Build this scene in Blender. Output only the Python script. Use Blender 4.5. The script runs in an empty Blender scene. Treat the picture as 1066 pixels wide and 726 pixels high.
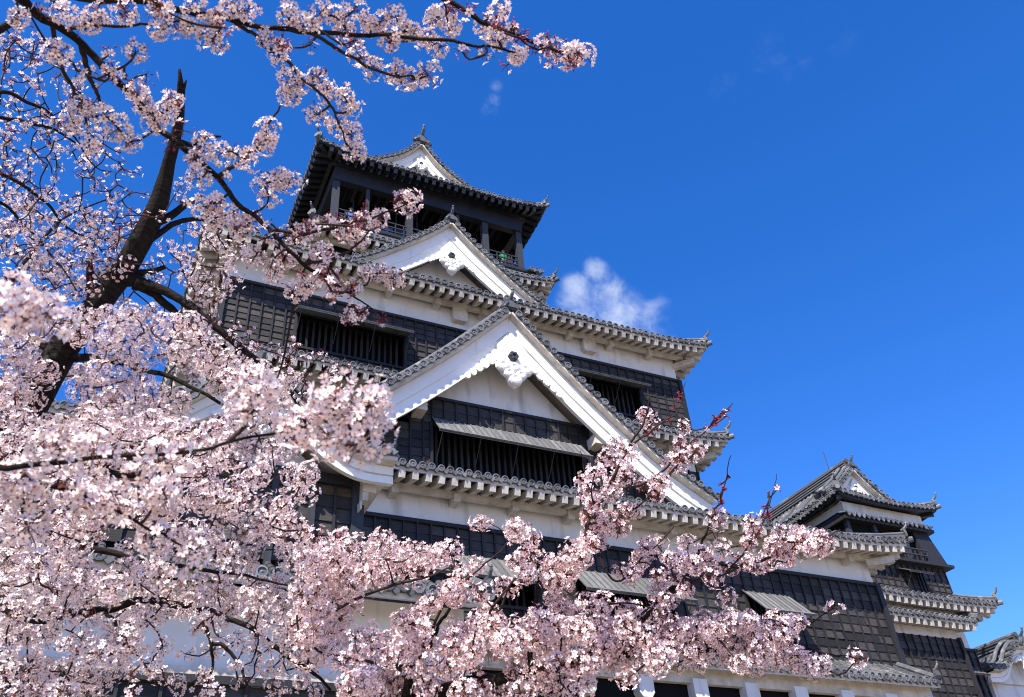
import bpy, math, random
import numpy as np
from mathutils import Vector, Matrix

random.seed(7); RNG = np.random.default_rng(11)
SC = bpy.context.scene
COL = SC.collection
R = math.radians

# ------------------------------------------------------------------ camera
F_PX, CX, CY = 912.7, 533.0, 363.0          # focal length and centre in the photograph's pixels
YAW, PITCH, ROLL = R(-27.988), R(36.621), R(-4.737)
def cam_axes():
    c, s = math.cos(YAW), math.sin(YAW)
    right = np.array([c, s, 0.0])
    cp, sp = math.cos(PITCH), math.sin(PITCH)
    fwd = np.array([-s*cp, c*cp, sp])
    up = np.cross(right, fwd)
    r2 = math.cos(ROLL)*right + math.sin(ROLL)*up
    u2 = -math.sin(ROLL)*right + math.cos(ROLL)*up
    return r2, u2, fwd
RIGHT, UP, FWD = cam_axes()
cam_data = bpy.data.cameras.new('camera'); cam = bpy.data.objects.new('camera', cam_data)
COL.objects.link(cam); SC.camera = cam
m = Matrix.Identity(4)
for i in range(3):
    m[i][0], m[i][1], m[i][2] = RIGHT[i], UP[i], -FWD[i]
cam.matrix_world = m
cam_data.sensor_width = 36.0; cam_data.lens = F_PX/1066*36.0
cam_data.clip_start = 0.05; cam_data.clip_end = 3000
cam_data.dof.use_dof = True; cam_data.dof.focus_distance = 9.0; cam_data.dof.aperture_fstop = 4.6
SC.render.resolution_x, SC.render.resolution_y = 1024, 697

# ------------------------------------------------------------------ sun, sky, exposure
SUN_DIR = Vector((-1.2, -1.0, 1.8)).normalized()      # towards the sun
elev = math.asin(SUN_DIR.z); azim = math.atan2(SUN_DIR.x, SUN_DIR.y)
sd = bpy.data.lights.new('sun', 'SUN'); sun = bpy.data.objects.new('sun', sd); COL.objects.link(sun)
sd.energy = 4.9; sd.angle = R(0.5); sd.color = (1.0, 0.935, 0.84)
sun.rotation_euler = (-SUN_DIR).to_track_quat('-Z', 'Y').to_euler()
sun.location = (-40, -30, 60)
world = bpy.data.worlds.new('World'); SC.world = world; world.use_nodes = True
W = world.node_tree; W.nodes.clear()
def wn(t, **k):
    n = W.nodes.new(t)
    for a, b in k.items(): setattr(n, a, b)
    return n
wo = wn('ShaderNodeOutputWorld'); bg = wn('ShaderNodeBackground')
sky = wn('ShaderNodeTexSky'); sky.sky_type = 'NISHITA'; sky.sun_disc = False
sky.sun_elevation = elev; sky.sun_rotation = azim
sky.air_density = 1.0; sky.dust_density = 0.15; sky.ozone_density = 3.0; sky.altitude = 300
hsv = wn('ShaderNodeHueSaturation'); hsv.inputs['Saturation'].default_value = 1.34; hsv.inputs['Hue'].default_value = 0.5
deep = wn('ShaderNodeMix', data_type='RGBA', blend_type='MULTIPLY'); deep.inputs[0].default_value = 1; deep.inputs[7].default_value = (1.02, .945, 1.30, 1)
W.links.new(sky.outputs[0], hsv.inputs['Color']); W.links.new(hsv.outputs[0], deep.inputs[6])
bg.inputs['Strength'].default_value = 0.115
# wisps of cloud: procedural, keyed on the direction in the sky
tc = wn('ShaderNodeTexCoord')
def ray(x, y):
    v = RIGHT*((x-CX)/F_PX) - UP*((y-CY)/F_PX) + FWD
    return v/np.linalg.norm(v)
def sky_patch(px, py, rad, power):
    d = ray(px, py)
    dot = wn('ShaderNodeVectorMath', operation='DOT_PRODUCT'); W.links.new(tc.outputs['Generated'], dot.inputs[0]); dot.inputs[1].default_value = d
    mr = wn('ShaderNodeMapRange'); mr.inputs[1].default_value = math.cos(rad); mr.inputs[2].default_value = 1.0
    W.links.new(dot.outputs['Value'], mr.inputs[0])
    mul = wn('ShaderNodeMath', operation='MULTIPLY'); mul.inputs[1].default_value = power
    W.links.new(mr.outputs[0], mul.inputs[0])
    return mul.outputs[0]
noi = wn('ShaderNodeTexNoise'); noi.inputs['Scale'].default_value = 24; noi.inputs['Detail'].default_value = 9; noi.inputs['Roughness'].default_value = 0.62
noi.inputs['Distortion'].default_value = .35
W.links.new(tc.outputs['Generated'], noi.inputs['Vector'])
acc = None
for args in [(620, 284, .024, .9), (606, 300, .030, .8), (630, 305, .034, .85), (600, 322, .036, .72), (646, 326, .040, .66), (672, 340, .05, .5), (517, 92, .012, .36), (515, 104, .014, .40), (512, 116, .016, .36), (835, 45, .07, .19), (780, 95, .08, .17)]:
    o = sky_patch(*args)
    if acc is None: acc = o
    else:
        mx = wn('ShaderNodeMath', operation='MAXIMUM'); W.links.new(acc, mx.inputs[0]); W.links.new(o, mx.inputs[1]); acc = mx.outputs[0]
sm = wn('ShaderNodeMath', operation='MULTIPLY_ADD'); W.links.new(acc, sm.inputs[0]); sm.inputs[1].default_value = .50; W.links.new(noi.outputs[0], sm.inputs[2])
cm = wn('ShaderNodeMapRange'); cm.interpolation_type = 'SMOOTHSTEP'; W.links.new(sm.outputs[0], cm.inputs[0]); cm.inputs[1].default_value = .60; cm.inputs[2].default_value = 1.12; cm.inputs[4].default_value = .85
cs = wn('ShaderNodeMapRange'); cs.interpolation_type = 'SMOOTHSTEP'; W.links.new(acc, cs.inputs[0]); cs.inputs[2].default_value = .55
ck = wn('ShaderNodeMath', operation='MULTIPLY', use_clamp=True); W.links.new(cm.outputs[0], ck.inputs[0]); W.links.new(cs.outputs[0], ck.inputs[1])
mixc = wn('ShaderNodeMix', data_type='RGBA'); W.links.new(ck.outputs[0], mixc.inputs[0])
W.links.new(deep.outputs[2], mixc.inputs[6]); mixc.inputs[7].default_value = (3.6, 4.1, 5.2, 1)
W.links.new(mixc.outputs[2], bg.inputs['Color']); W.links.new(bg.outputs[0], wo.inputs['Surface'])
SC.view_settings.view_transform = 'Standard'; SC.view_settings.look = 'None'
SC.view_settings.exposure = 0.88; SC.view_settings.gamma = 1.0
SC.view_settings.use_curve_mapping = False
try:
    SC.cycles.filter_width = 1.0; SC.cycles.max_bounces = 6; SC.cycles.diffuse_bounces = 3; SC.cycles.transmission_bounces = 3; SC.cycles.transparent_max_bounces = 4
except Exception: pass

# ------------------------------------------------------------------ materials
MATS = {}
def material(name, col, rough=.7, spec=.3, noise=None, tint=0.0, bump=0.0, scale=3.0, stretch=(1, 1, 1), metallic=0.0, stain=None, transl=None):
    """base colour varied by a noise and by the per-face 'tint' attribute"""
    mt = bpy.data.materials.new(name); mt.use_nodes = True; nt = mt.node_tree; N = nt.nodes; L = nt.links
    p = N['Principled BSDF']; p.inputs['Roughness'].default_value = rough; p.inputs['Specular IOR Level'].default_value = spec
    p.inputs['Metallic'].default_value = metallic
    cur = None
    rgb = N.new('ShaderNodeRGB'); rgb.outputs[0].default_value = (*col, 1); cur = rgb.outputs[0]
    if noise or bump:
        t = N.new('ShaderNodeTexCoord'); mp = N.new('ShaderNodeMapping'); mp.inputs['Scale'].default_value = stretch
        L.new(t.outputs['Object'], mp.inputs[0])
        nz = N.new('ShaderNodeTexNoise'); nz.inputs['Scale'].default_value = scale; nz.inputs['Detail'].default_value = 6; nz.inputs['Roughness'].default_value = .65
        L.new(mp.outputs[0], nz.inputs['Vector'])
    if noise:
        mr = N.new('ShaderNodeMapRange'); mr.inputs[1].default_value = .35; mr.inputs[2].default_value = .68
        L.new(nz.outputs[0], mr.inputs[0])
        mx = N.new('ShaderNodeMix'); mx.data_type = 'RGBA'; L.new(mr.outputs[0], mx.inputs[0])
        L.new(cur, mx.inputs[6]); mx.inputs[7].default_value = (*noise, 1); cur = mx.outputs[2]
    if stain:      # streaks or patches with a shape of their own
        scol, sscale, lo, hi, sst = stain
        t2 = N.new('ShaderNodeTexCoord'); mp2 = N.new('ShaderNodeMapping'); mp2.inputs['Scale'].default_value = sst; L.new(t2.outputs['Object'], mp2.inputs[0])
        n2 = N.new('ShaderNodeTexNoise'); n2.inputs['Scale'].default_value = sscale; n2.inputs['Detail'].default_value = 5; L.new(mp2.outputs[0], n2.inputs['Vector'])
        mr2 = N.new('ShaderNodeMapRange'); mr2.inputs[1].default_value = lo; mr2.inputs[2].default_value = hi; L.new(n2.outputs[0], mr2.inputs[0])
        mx2 = N.new('ShaderNodeMix'); mx2.data_type = 'RGBA'; L.new(mr2.outputs[0], mx2.inputs[0]); L.new(cur, mx2.inputs[6]); mx2.inputs[7].default_value = (*scol, 1); cur = mx2.outputs[2]
    if tint:
        at = N.new('ShaderNodeAttribute'); at.attribute_name = 'tint'
        mr3 = N.new('ShaderNodeMapRange'); mr3.inputs[3].default_value = 1-tint; mr3.inputs[4].default_value = 1+tint; L.new(at.outputs['Fac'], mr3.inputs[0])
        mu = N.new('ShaderNodeVectorMath'); mu.operation = 'SCALE'; L.new(cur, mu.inputs[0]); L.new(mr3.outputs[0], mu.inputs['Scale']); cur = mu.outputs[0]
    L.new(cur, p.inputs['Base Color'])
    if bump:
        b = N.new('ShaderNodeBump'); b.inputs['Strength'].default_value = bump; b.inputs['Distance'].default_value = .02
        L.new(nz.outputs[0], b.inputs['Height']); L.new(b.outputs[0], p.inputs['Normal'])
    if transl:
        td = N.new('ShaderNodeBsdfTranslucent'); L.new(cur, td.inputs['Color'])
        ms = N.new('ShaderNodeMixShader'); ms.inputs[0].default_value = transl
        L.new(p.outputs[0], ms.inputs[1]); L.new(td.outputs[0], ms.inputs[2]); L.new(ms.outputs[0], N['Material Output'].inputs['Surface'])
    MATS[name] = mt
    return mt
material('roof_tile', (.085, .087, .09), .55, .4, noise=(.055, .055, .057), tint=.5, bump=.25, scale=9, stain=((.23, .22, .19), 1.7, .56, .76, (1, 1, 1)))
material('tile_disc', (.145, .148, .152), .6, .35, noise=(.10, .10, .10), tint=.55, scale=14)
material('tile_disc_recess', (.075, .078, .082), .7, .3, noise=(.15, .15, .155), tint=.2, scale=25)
material('plaster_gable', (.84, .82, .77), .85, .2, noise=(.78, .75, .68), bump=.06, scale=2.0, stain=((.55, .51, .43), 1.6, .60, .9, (2.2, 2.2, .4)))
material('plaster', (.74, .715, .66), .85, .2, noise=(.66, .63, .57), bump=.12, scale=1.3, stain=((.34, .31, .26), 1.6, .54, .86, (1.5, 1.5, .32)))
material('plaster_trim', (.68, .63, .53), .85, .2, noise=(.44, .38, .30), bump=.08, scale=2.6, tint=.06)
material('board', (.026, .0235, .022), .65, .3, noise=(.058, .051, .045), tint=.6, bump=.5, scale=5, stretch=(.6, .6, 6))
material('batten', (.013, .0125, .0135), .6, .35, noise=(.026, .024, .023), tint=.3, bump=.3, scale=6, stretch=(5, 5, .8))
material('black_lacquer', (.012, .013, .016), .5, .45, noise=(.022, .022, .026), tint=.3, scale=3)
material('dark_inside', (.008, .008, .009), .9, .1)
material('weathered_panel', (.19, .188, .18), .75, .25, noise=(.11, .107, .10), tint=.25, bump=.3, scale=4, stretch=(6, 1, 1))
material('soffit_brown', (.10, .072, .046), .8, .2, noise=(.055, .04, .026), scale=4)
material('window_glass', (.05, .08, .12), .06, .8)
material('post_grey', (.045, .048, .056), .6, .3, noise=(.028, .03, .034), scale=5, stretch=(4, 4, .6))
material('stone', (.27, .255, .23), .9, .2, noise=(.14, .13, .12), tint=.3, bump=.8, scale=2.2)
material('gravel', (.26, .22, .17), .95, .1, noise=(.18, .15, .115), scale=.8)
material('iron', (.05, .05, .055), .5, .5)
material('skin', (.45, .27, .19), .6, .3)
material('cloth_green', (.03, .30, .12), .8, .2)
material('cloth_blue', (.10, .16, .35), .8, .2)
material('cloth_red', (.42, .09, .07), .8, .2)
material('cloth_pink', (.45, .22, .20), .8, .2)
material('hair', (.015, .012, .01), .5, .4)
material('bark', (.009, .007, .006), .9, .15, noise=(.030, .022, .017), bump=1.0, scale=7, stretch=(1.4, 1.4, 7), stain=((.085, .09, .06), 5, .62, .74, (1, 1, 1)))
material('twig', (.022, .014, .012), .8, .2, noise=(.05, .032, .026), scale=20)
material('petal_white', (.96, .805, .765), .75, .15, tint=.14, transl=.18)
material('petal_pink', (.96, .755, .725), .75, .15, tint=.16, transl=.18)
material('flower_eye', (.50, .08, .14), .7, .2, tint=.35)
material('stamen', (.80, .55, .30), .7, .2, tint=.2)
material('bud', (.36, .035, .08), .6, .3, tint=.5, transl=.15)
material('young_leaf', (.22, .070, .035), .55, .35, tint=.5, transl=.35)

# ------------------------------------------------------------------ mesh builder
class MB:
    def __init__(self): self.v = []; self.f = []; self.m = []; self.t = []; self.names = []
    def mi(self, mat):
        if mat not in self.names: self.names.append(mat)
        return self.names.index(mat)
    def add(self, verts, faces, mat, tint=None):
        o = len(self.v); k = self.mi(mat)
        self.v.extend([tuple(map(float, p)) for p in verts])
        tt = random.random() if tint is None else tint
        for f in faces:
            self.f.append([i+o for i in f]); self.m.append(k); self.t.append(tt)
    def quad(self, a, b, c, d, mat, tint=None): self.add([a, b, c, d], [(0, 1, 2, 3)], mat, tint)
    def box(self, o, ax, ay, az, mat, tint=None):
        """box from corner o with edge vectors"""
        o, ax, ay, az = map(np.asarray, (o, ax, ay, az))
        vs = [o, o+ax, o+ax+ay, o+ay, o+az, o+ax+az, o+ax+ay+az, o+ay+az]
        self.add(vs, [(0, 3, 2, 1), (4, 5, 6, 7), (0, 1, 5, 4), (1, 2, 6, 5), (2, 3, 7, 6), (3, 0, 4, 7)], mat, tint)
    def abox(self, x0, x1, y0, y1, z0, z1, mat, tint=None):
        self.box((x0, y0, z0), (x1-x0, 0, 0), (0, y1-y0, 0), (0, 0, z1-z0), mat, tint)
    def bar(self, a, b, w, h, mat, up=(0, 0, 1), tint=None):
        a, b = np.asarray(a, float), np.asarray(b, float); d = b-a; L = np.linalg.norm(d)
        if L < 1e-6: return
        d = d/L; s = np.cross(d, up)
        if np.linalg.norm(s) < 1e-4: s = np.cross(d, (1, 0, 0))
        s /= np.linalg.norm(s); u = np.cross(s, d)
        self.box(a-s*w/2-u*h/2, d*L, s*w, u*h, mat, tint)
    def grid(self, P, mat, tint=None, flip=False):
        P = np.asarray(P, float); n, k = P.shape[:2]
        fs = []
        for i in range(n-1):
            for j in range(k-1):
                q = (i*k+j, i*k+j+1, (i+1)*k+j+1, (i+1)*k+j)
                fs.append(q[::-1] if flip else q)
        self.add(P.reshape(-1, 3), fs, mat, tint)
    def tube(self, pts, rad, mat, n=8, cap=True, tint=None):
        pts = np.asarray(pts, float); k = len(pts)
        rad = np.broadcast_to(np.asarray(rad, float), (k,))
        tan = np.gradient(pts, axis=0); tan /= np.linalg.norm(tan, axis=1, keepdims=True)+1e-12
        ref = np.array([0, 0, 1.0]) if abs(tan[0][2]) < .9 else np.array([1.0, 0, 0])
        vs = []
        for i in range(k):
            s = np.cross(tan[i], ref); s /= np.linalg.norm(s)+1e-12; u = np.cross(s, tan[i]); ref = u
            for j in range(n):
                a = 2*math.pi*j/n
                vs.append(pts[i]+rad[i]*(math.cos(a)*s+math.sin(a)*u))
        fs = []
        for i in range(k-1):
            for j in range(n):
                fs.append((i*n+j, (i+1)*n+j, (i+1)*n+(j+1) % n, i*n+(j+1) % n))
        if cap: fs.append(tuple(range(n))); fs.append(tuple(range((k-1)*n, k*n))[::-1])
        self.add(vs, fs, mat, tint)
    def prism(self, poly, ext, mat, tint=None):
        """closed polygon of 3D points pushed along ext"""
        poly = [np.asarray(p, float) for p in poly]; ext = np.asarray(ext, float); n = len(poly)
        vs = poly+[p+ext for p in poly]
        fs = [tuple(range(n)), tuple(range(n, 2*n))[::-1]]+[(i, i+n, (i+1) % n+n, (i+1) % n) for i in range(n)]
        self.add(vs, fs, mat, tint)
    def strip(self, up, lo, ext, mat, tint=None):
        """plank between an upper and a lower polyline (same length), thickness ext"""
        up = np.asarray(up, float); lo = np.asarray(lo, float); ext = np.asarray(ext, float)
        self.grid(np.stack([up, lo]), mat, tint); self.grid(np.stack([up+ext, lo+ext]), mat, tint, True)
        self.grid(np.stack([up, up+ext]), mat, tint, True); self.grid(np.stack([lo, lo+ext]), mat, tint)
        for i in (0, -1): self.quad(up[i], lo[i], lo[i]+ext, up[i]+ext, mat, tint)
    def build(self, name, parent=None, smooth=False, label=None):
        me = bpy.data.meshes.new(name)
        off = np.asarray(root_of(parent)) if parent else np.zeros(3)
        vs = np.asarray(self.v, float)-off
        me.from_pydata(vs.tolist(), [], self.f)
        for nme in self.names: me.materials.append(MATS[nme])
        me.polygons.foreach_set('material_index', np.asarray(self.m, np.int32))
        at = me.attributes.new('tint', 'FLOAT', 'FACE'); at.data.foreach_set('value', np.asarray(self.t, np.float32))
        if smooth: me.polygons.foreach_set('use_smooth', np.ones(len(me.polygons), bool))
        me.update()
        ob = bpy.data.objects.new(name, me); COL.objects.link(ob)
        if parent: ob.parent = parent
        if label: ob['label'] = label
        return ob
ROOTS = {}
def root_of(p):
    while p.parent: p = p.parent
    return ROOTS.get(p.name, (0, 0, 0))
def thing(name, label, cat, loc, group=None):
    o = bpy.data.objects.new(name, None); COL.objects.link(o); o.location = loc
    o.empty_display_size = .3
    ROOTS[o.name] = tuple(loc); o['label'] = label; o['category'] = cat
    if group: o['group'] = group
    return o
def V(*a): return np.array(a, float)
Zv = V(0, 0, 1)

# ------------------------------------------------------------------ ground
GZ = -1.6
g = MB()
g.quad((-1500, -1500, GZ), (1500, -1500, GZ), (1500, 1500, GZ), (-1500, 1500, GZ), 'gravel')
go = g.build('ground'); go['kind'] = 'structure'

# ------------------------------------------------------------------ castle vocabulary
PITCH_T = .32
def roof_side(tm, em, A, u, n, L, d, h, insL, insR, ze, lift, ov, lim=None, white=True, rafters=True, arms=(), liftends=(True, True),
              endcaps=(False, False), disc_r=.128, purlin=True):
    """one side of a tiled roof. tm: tile mesh, em: eave mesh. A left eave end, u along, n inwards."""
    A, u, n = V(*A), V(*u), V(*n)
    slope = h/d; nn = (-n*h+Zv*d); nn /= np.linalg.norm(nn)
    out = -n
    def lf(s):
        q = 0.
        if lift:
            if liftends[0]: q = max(q, max(0, 1-s/3.4)**2)
            if liftends[1]: q = max(q, max(0, 1-(L-s)/3.4)**2)
        return lift*q
    def P(s, t):
        return A+u*s+n*d*t+Zv*(ze-A[2]+h*(.86*t+.14*t*t)+lf(s)*(1-t)**1.6)
    mt = 'roof_tile'
    # deck
    ns = max(4, int(L/.8)); nt = 5
    G = []
    for j in range(nt+1):
        t = j/nt; a, b = insL*t, L-insR*t
        # more samples near the ends, where the eave turns up
        row = []
        for i in range(ns+1):
            w = i/ns; row.append(P(a+(b-a)*w, t))
        G.append(row)
    tm.grid(G, mt, .3)
    # rows of cover tiles
    k = int(L/PITCH_T); s0 = (L-k*PITCH_T)/2
    for i in range(k+1):
        s = s0+i*PITCH_T
        tmax = 1.
        if insL > 0: tmax = min(tmax, s/insL)
        if insR > 0: tmax = min(tmax, (L-s)/insR)
        vis = lim is None or lim[0] <= s <= lim[1]
        if not vis: continue
        slen = math.hypot(d, h)*tmax
        ng = max(1, int(slen/.33)) if tmax > .02 else 0
        prof = [(math.cos(a), math.sin(a)) for a in np.linspace(math.pi, 0, 6)]
        if ng:
            ts = np.linspace(0, tmax, ng+1)
            rows = []
            for q in range(ng):
                for (tt, r) in ((ts[q], .088), (ts[q+1], .074)):
                    c = P(s, tt); rows.append([c+u*cx*r+nn*(cy*r+.02) for cx, cy in prof])
            tm.grid(rows, mt, random.random())
        # disc end
        c = P(s, 0)+nn*(.045+random.uniform(-.012, .012))+u*random.uniform(-.012, .012)-out*random.uniform(0, .03)
        ring = [(math.cos(a), math.sin(a)) for a in np.linspace(0, 2*math.pi, 11)[:-1]]
        r = disc_r*random.uniform(.93, 1.05)
        vs = []
        for (rr, o) in ((r*.9, -.10), (r, .05), (r*.74, .055), (r*.7, .03)):
            for cx, cy in ring: vs.append(c+u*cx*rr+Zv*cy*rr+out*o)
        m_ = len(ring); fs = [(b*m_+j, b*m_+(j+1) % m_, (b+1)*m_+(j+1) % m_, (b+1)*m_+j) for b in range(2) for j in range(m_)]
        tn = random.random()
        tm.add(vs, fs, 'tile_disc', tn)
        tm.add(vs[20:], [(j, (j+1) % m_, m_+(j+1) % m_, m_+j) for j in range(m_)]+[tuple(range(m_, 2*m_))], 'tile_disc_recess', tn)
        tm.add([c+out*.03+u*cx*r*.3+Zv*cy*r*.3 for cx, cy in ring[::2]]+[c+out*.055], [(j, (j+1) % 5, 5) for j in range(5)], 'tile_disc', tn)
        # pendant tile between two discs
        if i < k:
            c2 = P(s+PITCH_T/2, 0)
            w = PITCH_T/2*.80
            pts = [c2+u*x*w+Zv*z+out*.04 for x, z in ((-1, .05), (-.6, -.075), (0, -.15), (.6, -.075), (1, .05), (0, -.01))]
            tm.prism(pts, n*.06, 'tile_disc', random.random())
    # eave: fascia board, soffit, rafters, purlin, arms
    mw = 'plaster_trim' if white else 'black_lacquer'; ms = 'plaster' if white else 'black_lacquer'
    sg = np.linspace(0, 1, max(4, int(L/.6))+1)
    def U(s, q, dz): # underside point q metres in from the eave
        return A+u*s+n*q+Zv*(ze-A[2]+lf(s)*max(0, 1-q/(ov*1.5))+dz+q*slope*.55)
    def row(q, dz):
        a = q if insL > 0 else 0; b = L-q if insR > 0 else L
        return [U(a+(b-a)*w, q, dz) for w in sg]
    em.grid([row(.05, -.05), row(.05, -.21)], mw, .5)
    em.grid([row(.05, -.21), row(.14, -.21)], mw, .5)
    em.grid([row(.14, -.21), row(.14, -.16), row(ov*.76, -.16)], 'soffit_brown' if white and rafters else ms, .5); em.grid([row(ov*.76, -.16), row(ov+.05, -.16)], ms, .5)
    if rafters:
        rp = .44; kk = int((L-.3)/rp); r0 = (L-kk*rp)/2
        for i in range(kk+1):
            s = r0+i*rp
            q1 = ov+.02
            if insL > 0: q1 = min(q1, s)
            if insR > 0: q1 = min(q1, L-s)
            if q1 < .35: continue
            a, b = U(s, .06, -.335), U(s, q1, -.335)
            em.bar(a, b, .20, .25, mw)
    if purlin and rafters:
        q = ov*.76
        sa = q if insL > 0 else .0; sb = L-q if insR > 0 else L
        pts = [U(s, q, -.55) for s in np.linspace(sa, sb, max(2, int(L/1.2)))]
        for a, b in zip(pts[:-1], pts[1:]): em.bar(a, b, .2, .22, mw, tint=.5)
    for s in arms:
        a, b = U(s, ov*.62, -.60), U(s, ov+.05, -.56)
        a[2] = b[2] = U(s, ov*.76, -.70)[2]
        em.bar(a, b, .24, .30, mw, tint=.4)
    # ridge of tiles along the hips
    for end in (0, 1):
        ins = insL if end == 0 else insR
        if ins > 0:
            pts = [P(ins*t if end == 0 else L-ins*t, t)+Zv*.13 for t in np.linspace(0, 1, 9)]
            if end == 1:
                tm.tube(np.array(pts), .13, mt, 7, tint=.5); tm.tube(np.array(pts)+Zv*.15, .085, mt, 6, tint=.8)
                d0 = pts[0]-pts[1]; d0[2] = 0; d0 /= np.linalg.norm(d0)
                ridge_end(tm, pts[0]+d0*.02+Zv*.05, d0, .8)
                tm.tube([pts[0]-Zv*.12+d0*.0, pts[0]-Zv*.10+d0*.22], [.12, .12], 'tile_disc', 9)
                # hip rafter and diagonal arm
                if ov > .5:
                    cpt = P(L, 0)
                    em.bar(cpt-d0*.25-Zv*.30, cpt-d0*ov*1.5-Zv*.18, .2, .22, mw)
                    if white and arms: em.bar(cpt-d0*ov*.62-Zv*(.56+lift*.6), cpt-d0*ov*1.5-Zv*(.62+lift*.6), .24, .28, mw)
    return P
def ridge_end(tm, p, d, s=1.0):
    """upright end tile of a ridge with a tail that sweeps up; d points outwards"""
    d = V(*d); side = np.cross(d, Zv)
    out = [(-.24, -.1), (-.26, .12), (-.17, .32), (-.09, .40), (0, .44), (.09, .40), (.17, .32), (.26, .12), (.24, -.1)]
    tm.prism([p+side*x*s+Zv*z*s for x, z in out], -d*.10*s, 'roof_tile', .4)
    tm.prism([p+d*.002+side*x*s*.62+Zv*(z*.62+.04)*s for x, z in out], d*.05*s, 'tile_disc', .3)
    tm.tube([p+Zv*.30*s-d*.15*s, p+Zv*.42*s+d*.05*s, p+Zv*.55*s+d*.17*s, p+Zv*.70*s+d*.22*s], [.085*s, .08*s, .07*s, .045*s], 'roof_tile', 7, tint=.6)
    tm.tube([p+Zv*.68*s+d*.21*s, p+Zv*.76*s+d*.22*s], [.07*s, .05*s], 'tile_disc', 7)
def hip_roof(parent, name, outer, inner, ze, zi, lift, ov, arms=None, white=True, sides='FRL', lims=None, rafters=True):
    """tiled skirt round a tower; outer/inner = (x0, x1, y0, y1)"""
    x0, x1, y0, y1 = outer; a0, a1, b0, b1 = inner
    tm, em = MB(), MB(); h = zi-ze; arms = arms or {}
    lims = lims or {}
    if 'F' in sides: roof_side(tm, em, (x0, y0, ze), (1, 0, 0), (0, 1, 0), x1-x0, b0-y0, h, a0-x0, x1-a1, ze, lift, ov, lims.get('F'), white, rafters, arms.get('F', ()))
    if 'R' in sides: roof_side(tm, em, (x1, y0, ze), (0, 1, 0), (-1, 0, 0), y1-y0, x1-a1, h, b0-y0, y1-b1, ze, lift, ov, lims.get('R'), white, rafters, arms.get('R', ()))
    if 'B' in sides: roof_side(tm, em, (x1, y1, ze), (-1, 0, 0), (0, -1, 0), x1-x0, y1-b1, h, x1-a1, a0-x0, ze, lift, ov, lims.get('B'), white, rafters, ())
    if 'L' in sides: roof_side(tm, em, (x0, y1, ze), (0, -1, 0), (1, 0, 0), y1-y0, a0-x0, h, y1-b1, b0-y0, ze, lift, ov, lims.get('L'), white, rafters, arms.get('L', ()))
    ro = tm.build('roof', parent); ev = em.build('eaves', ro)
    return ro

def board_rect(mb, O, u, nrm, s0, s1, z0, z1, pitch=.47, row=.33):
    """lapped dark boards with upright battens on a wall plane; O a point of it, nrm outwards"""
    O, u, nrm = V(*O), V(*u), V(*nrm)
    if s1-s0 < .02 or z1-z0 < .02: return
    B = lambda s, z, o: O+u*s+V(0, 0, z-O[2])+nrm*o
    k = max(1, round((z1-z0)/row))
    for i in range(k):
        a, b = z0+(z1-z0)*i/k, z0+(z1-z0)*(i+1)/k
        # break each board at the battens so neighbouring boards differ
        cuts = [s0]
        while cuts[-1] < s1-.01: cuts.append(min(s1, cuts[-1]+pitch*random.choice((2, 3, 4))))
        for c, e in zip(cuts[:-1], cuts[1:]):
            t = random.random(); j1, j2 = random.uniform(-.012, .016), random.uniform(-.012, .016)
            mb.quad(B(c, a, .045+j1), B(e, a, .045+j2), B(e, b, .012), B(c, b, .012), 'board', t)
            mb.quad(B(c, a, .0), B(e, a, .0), B(e, a, .045+j2), B(c, a, .045+j1), 'board', t)
    nb = max(1, round((s1-s0)/pitch))
    for i in range(nb+1):
        s = s0+(s1-s0)*i/nb
        dw = random.uniform(-.012, .012); mb.box(B(s-.03+dw, z0, .005), u*.06, nrm*random.uniform(.075, .10), Zv*(z1-z0)-u*dw*random.uniform(.5, 2.2), 'batten')
def wall_with_holes(s0, s1, z0, z1, holes, fn):
    hs = sorted(holes)
    cur = s0
    for (a, b, c, d) in hs:
        fn(cur, a, z0, z1); fn(a, b, z0, c); fn(a, b, d, z1); cur = b
    fn(cur, s1, z0, z1)
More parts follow.
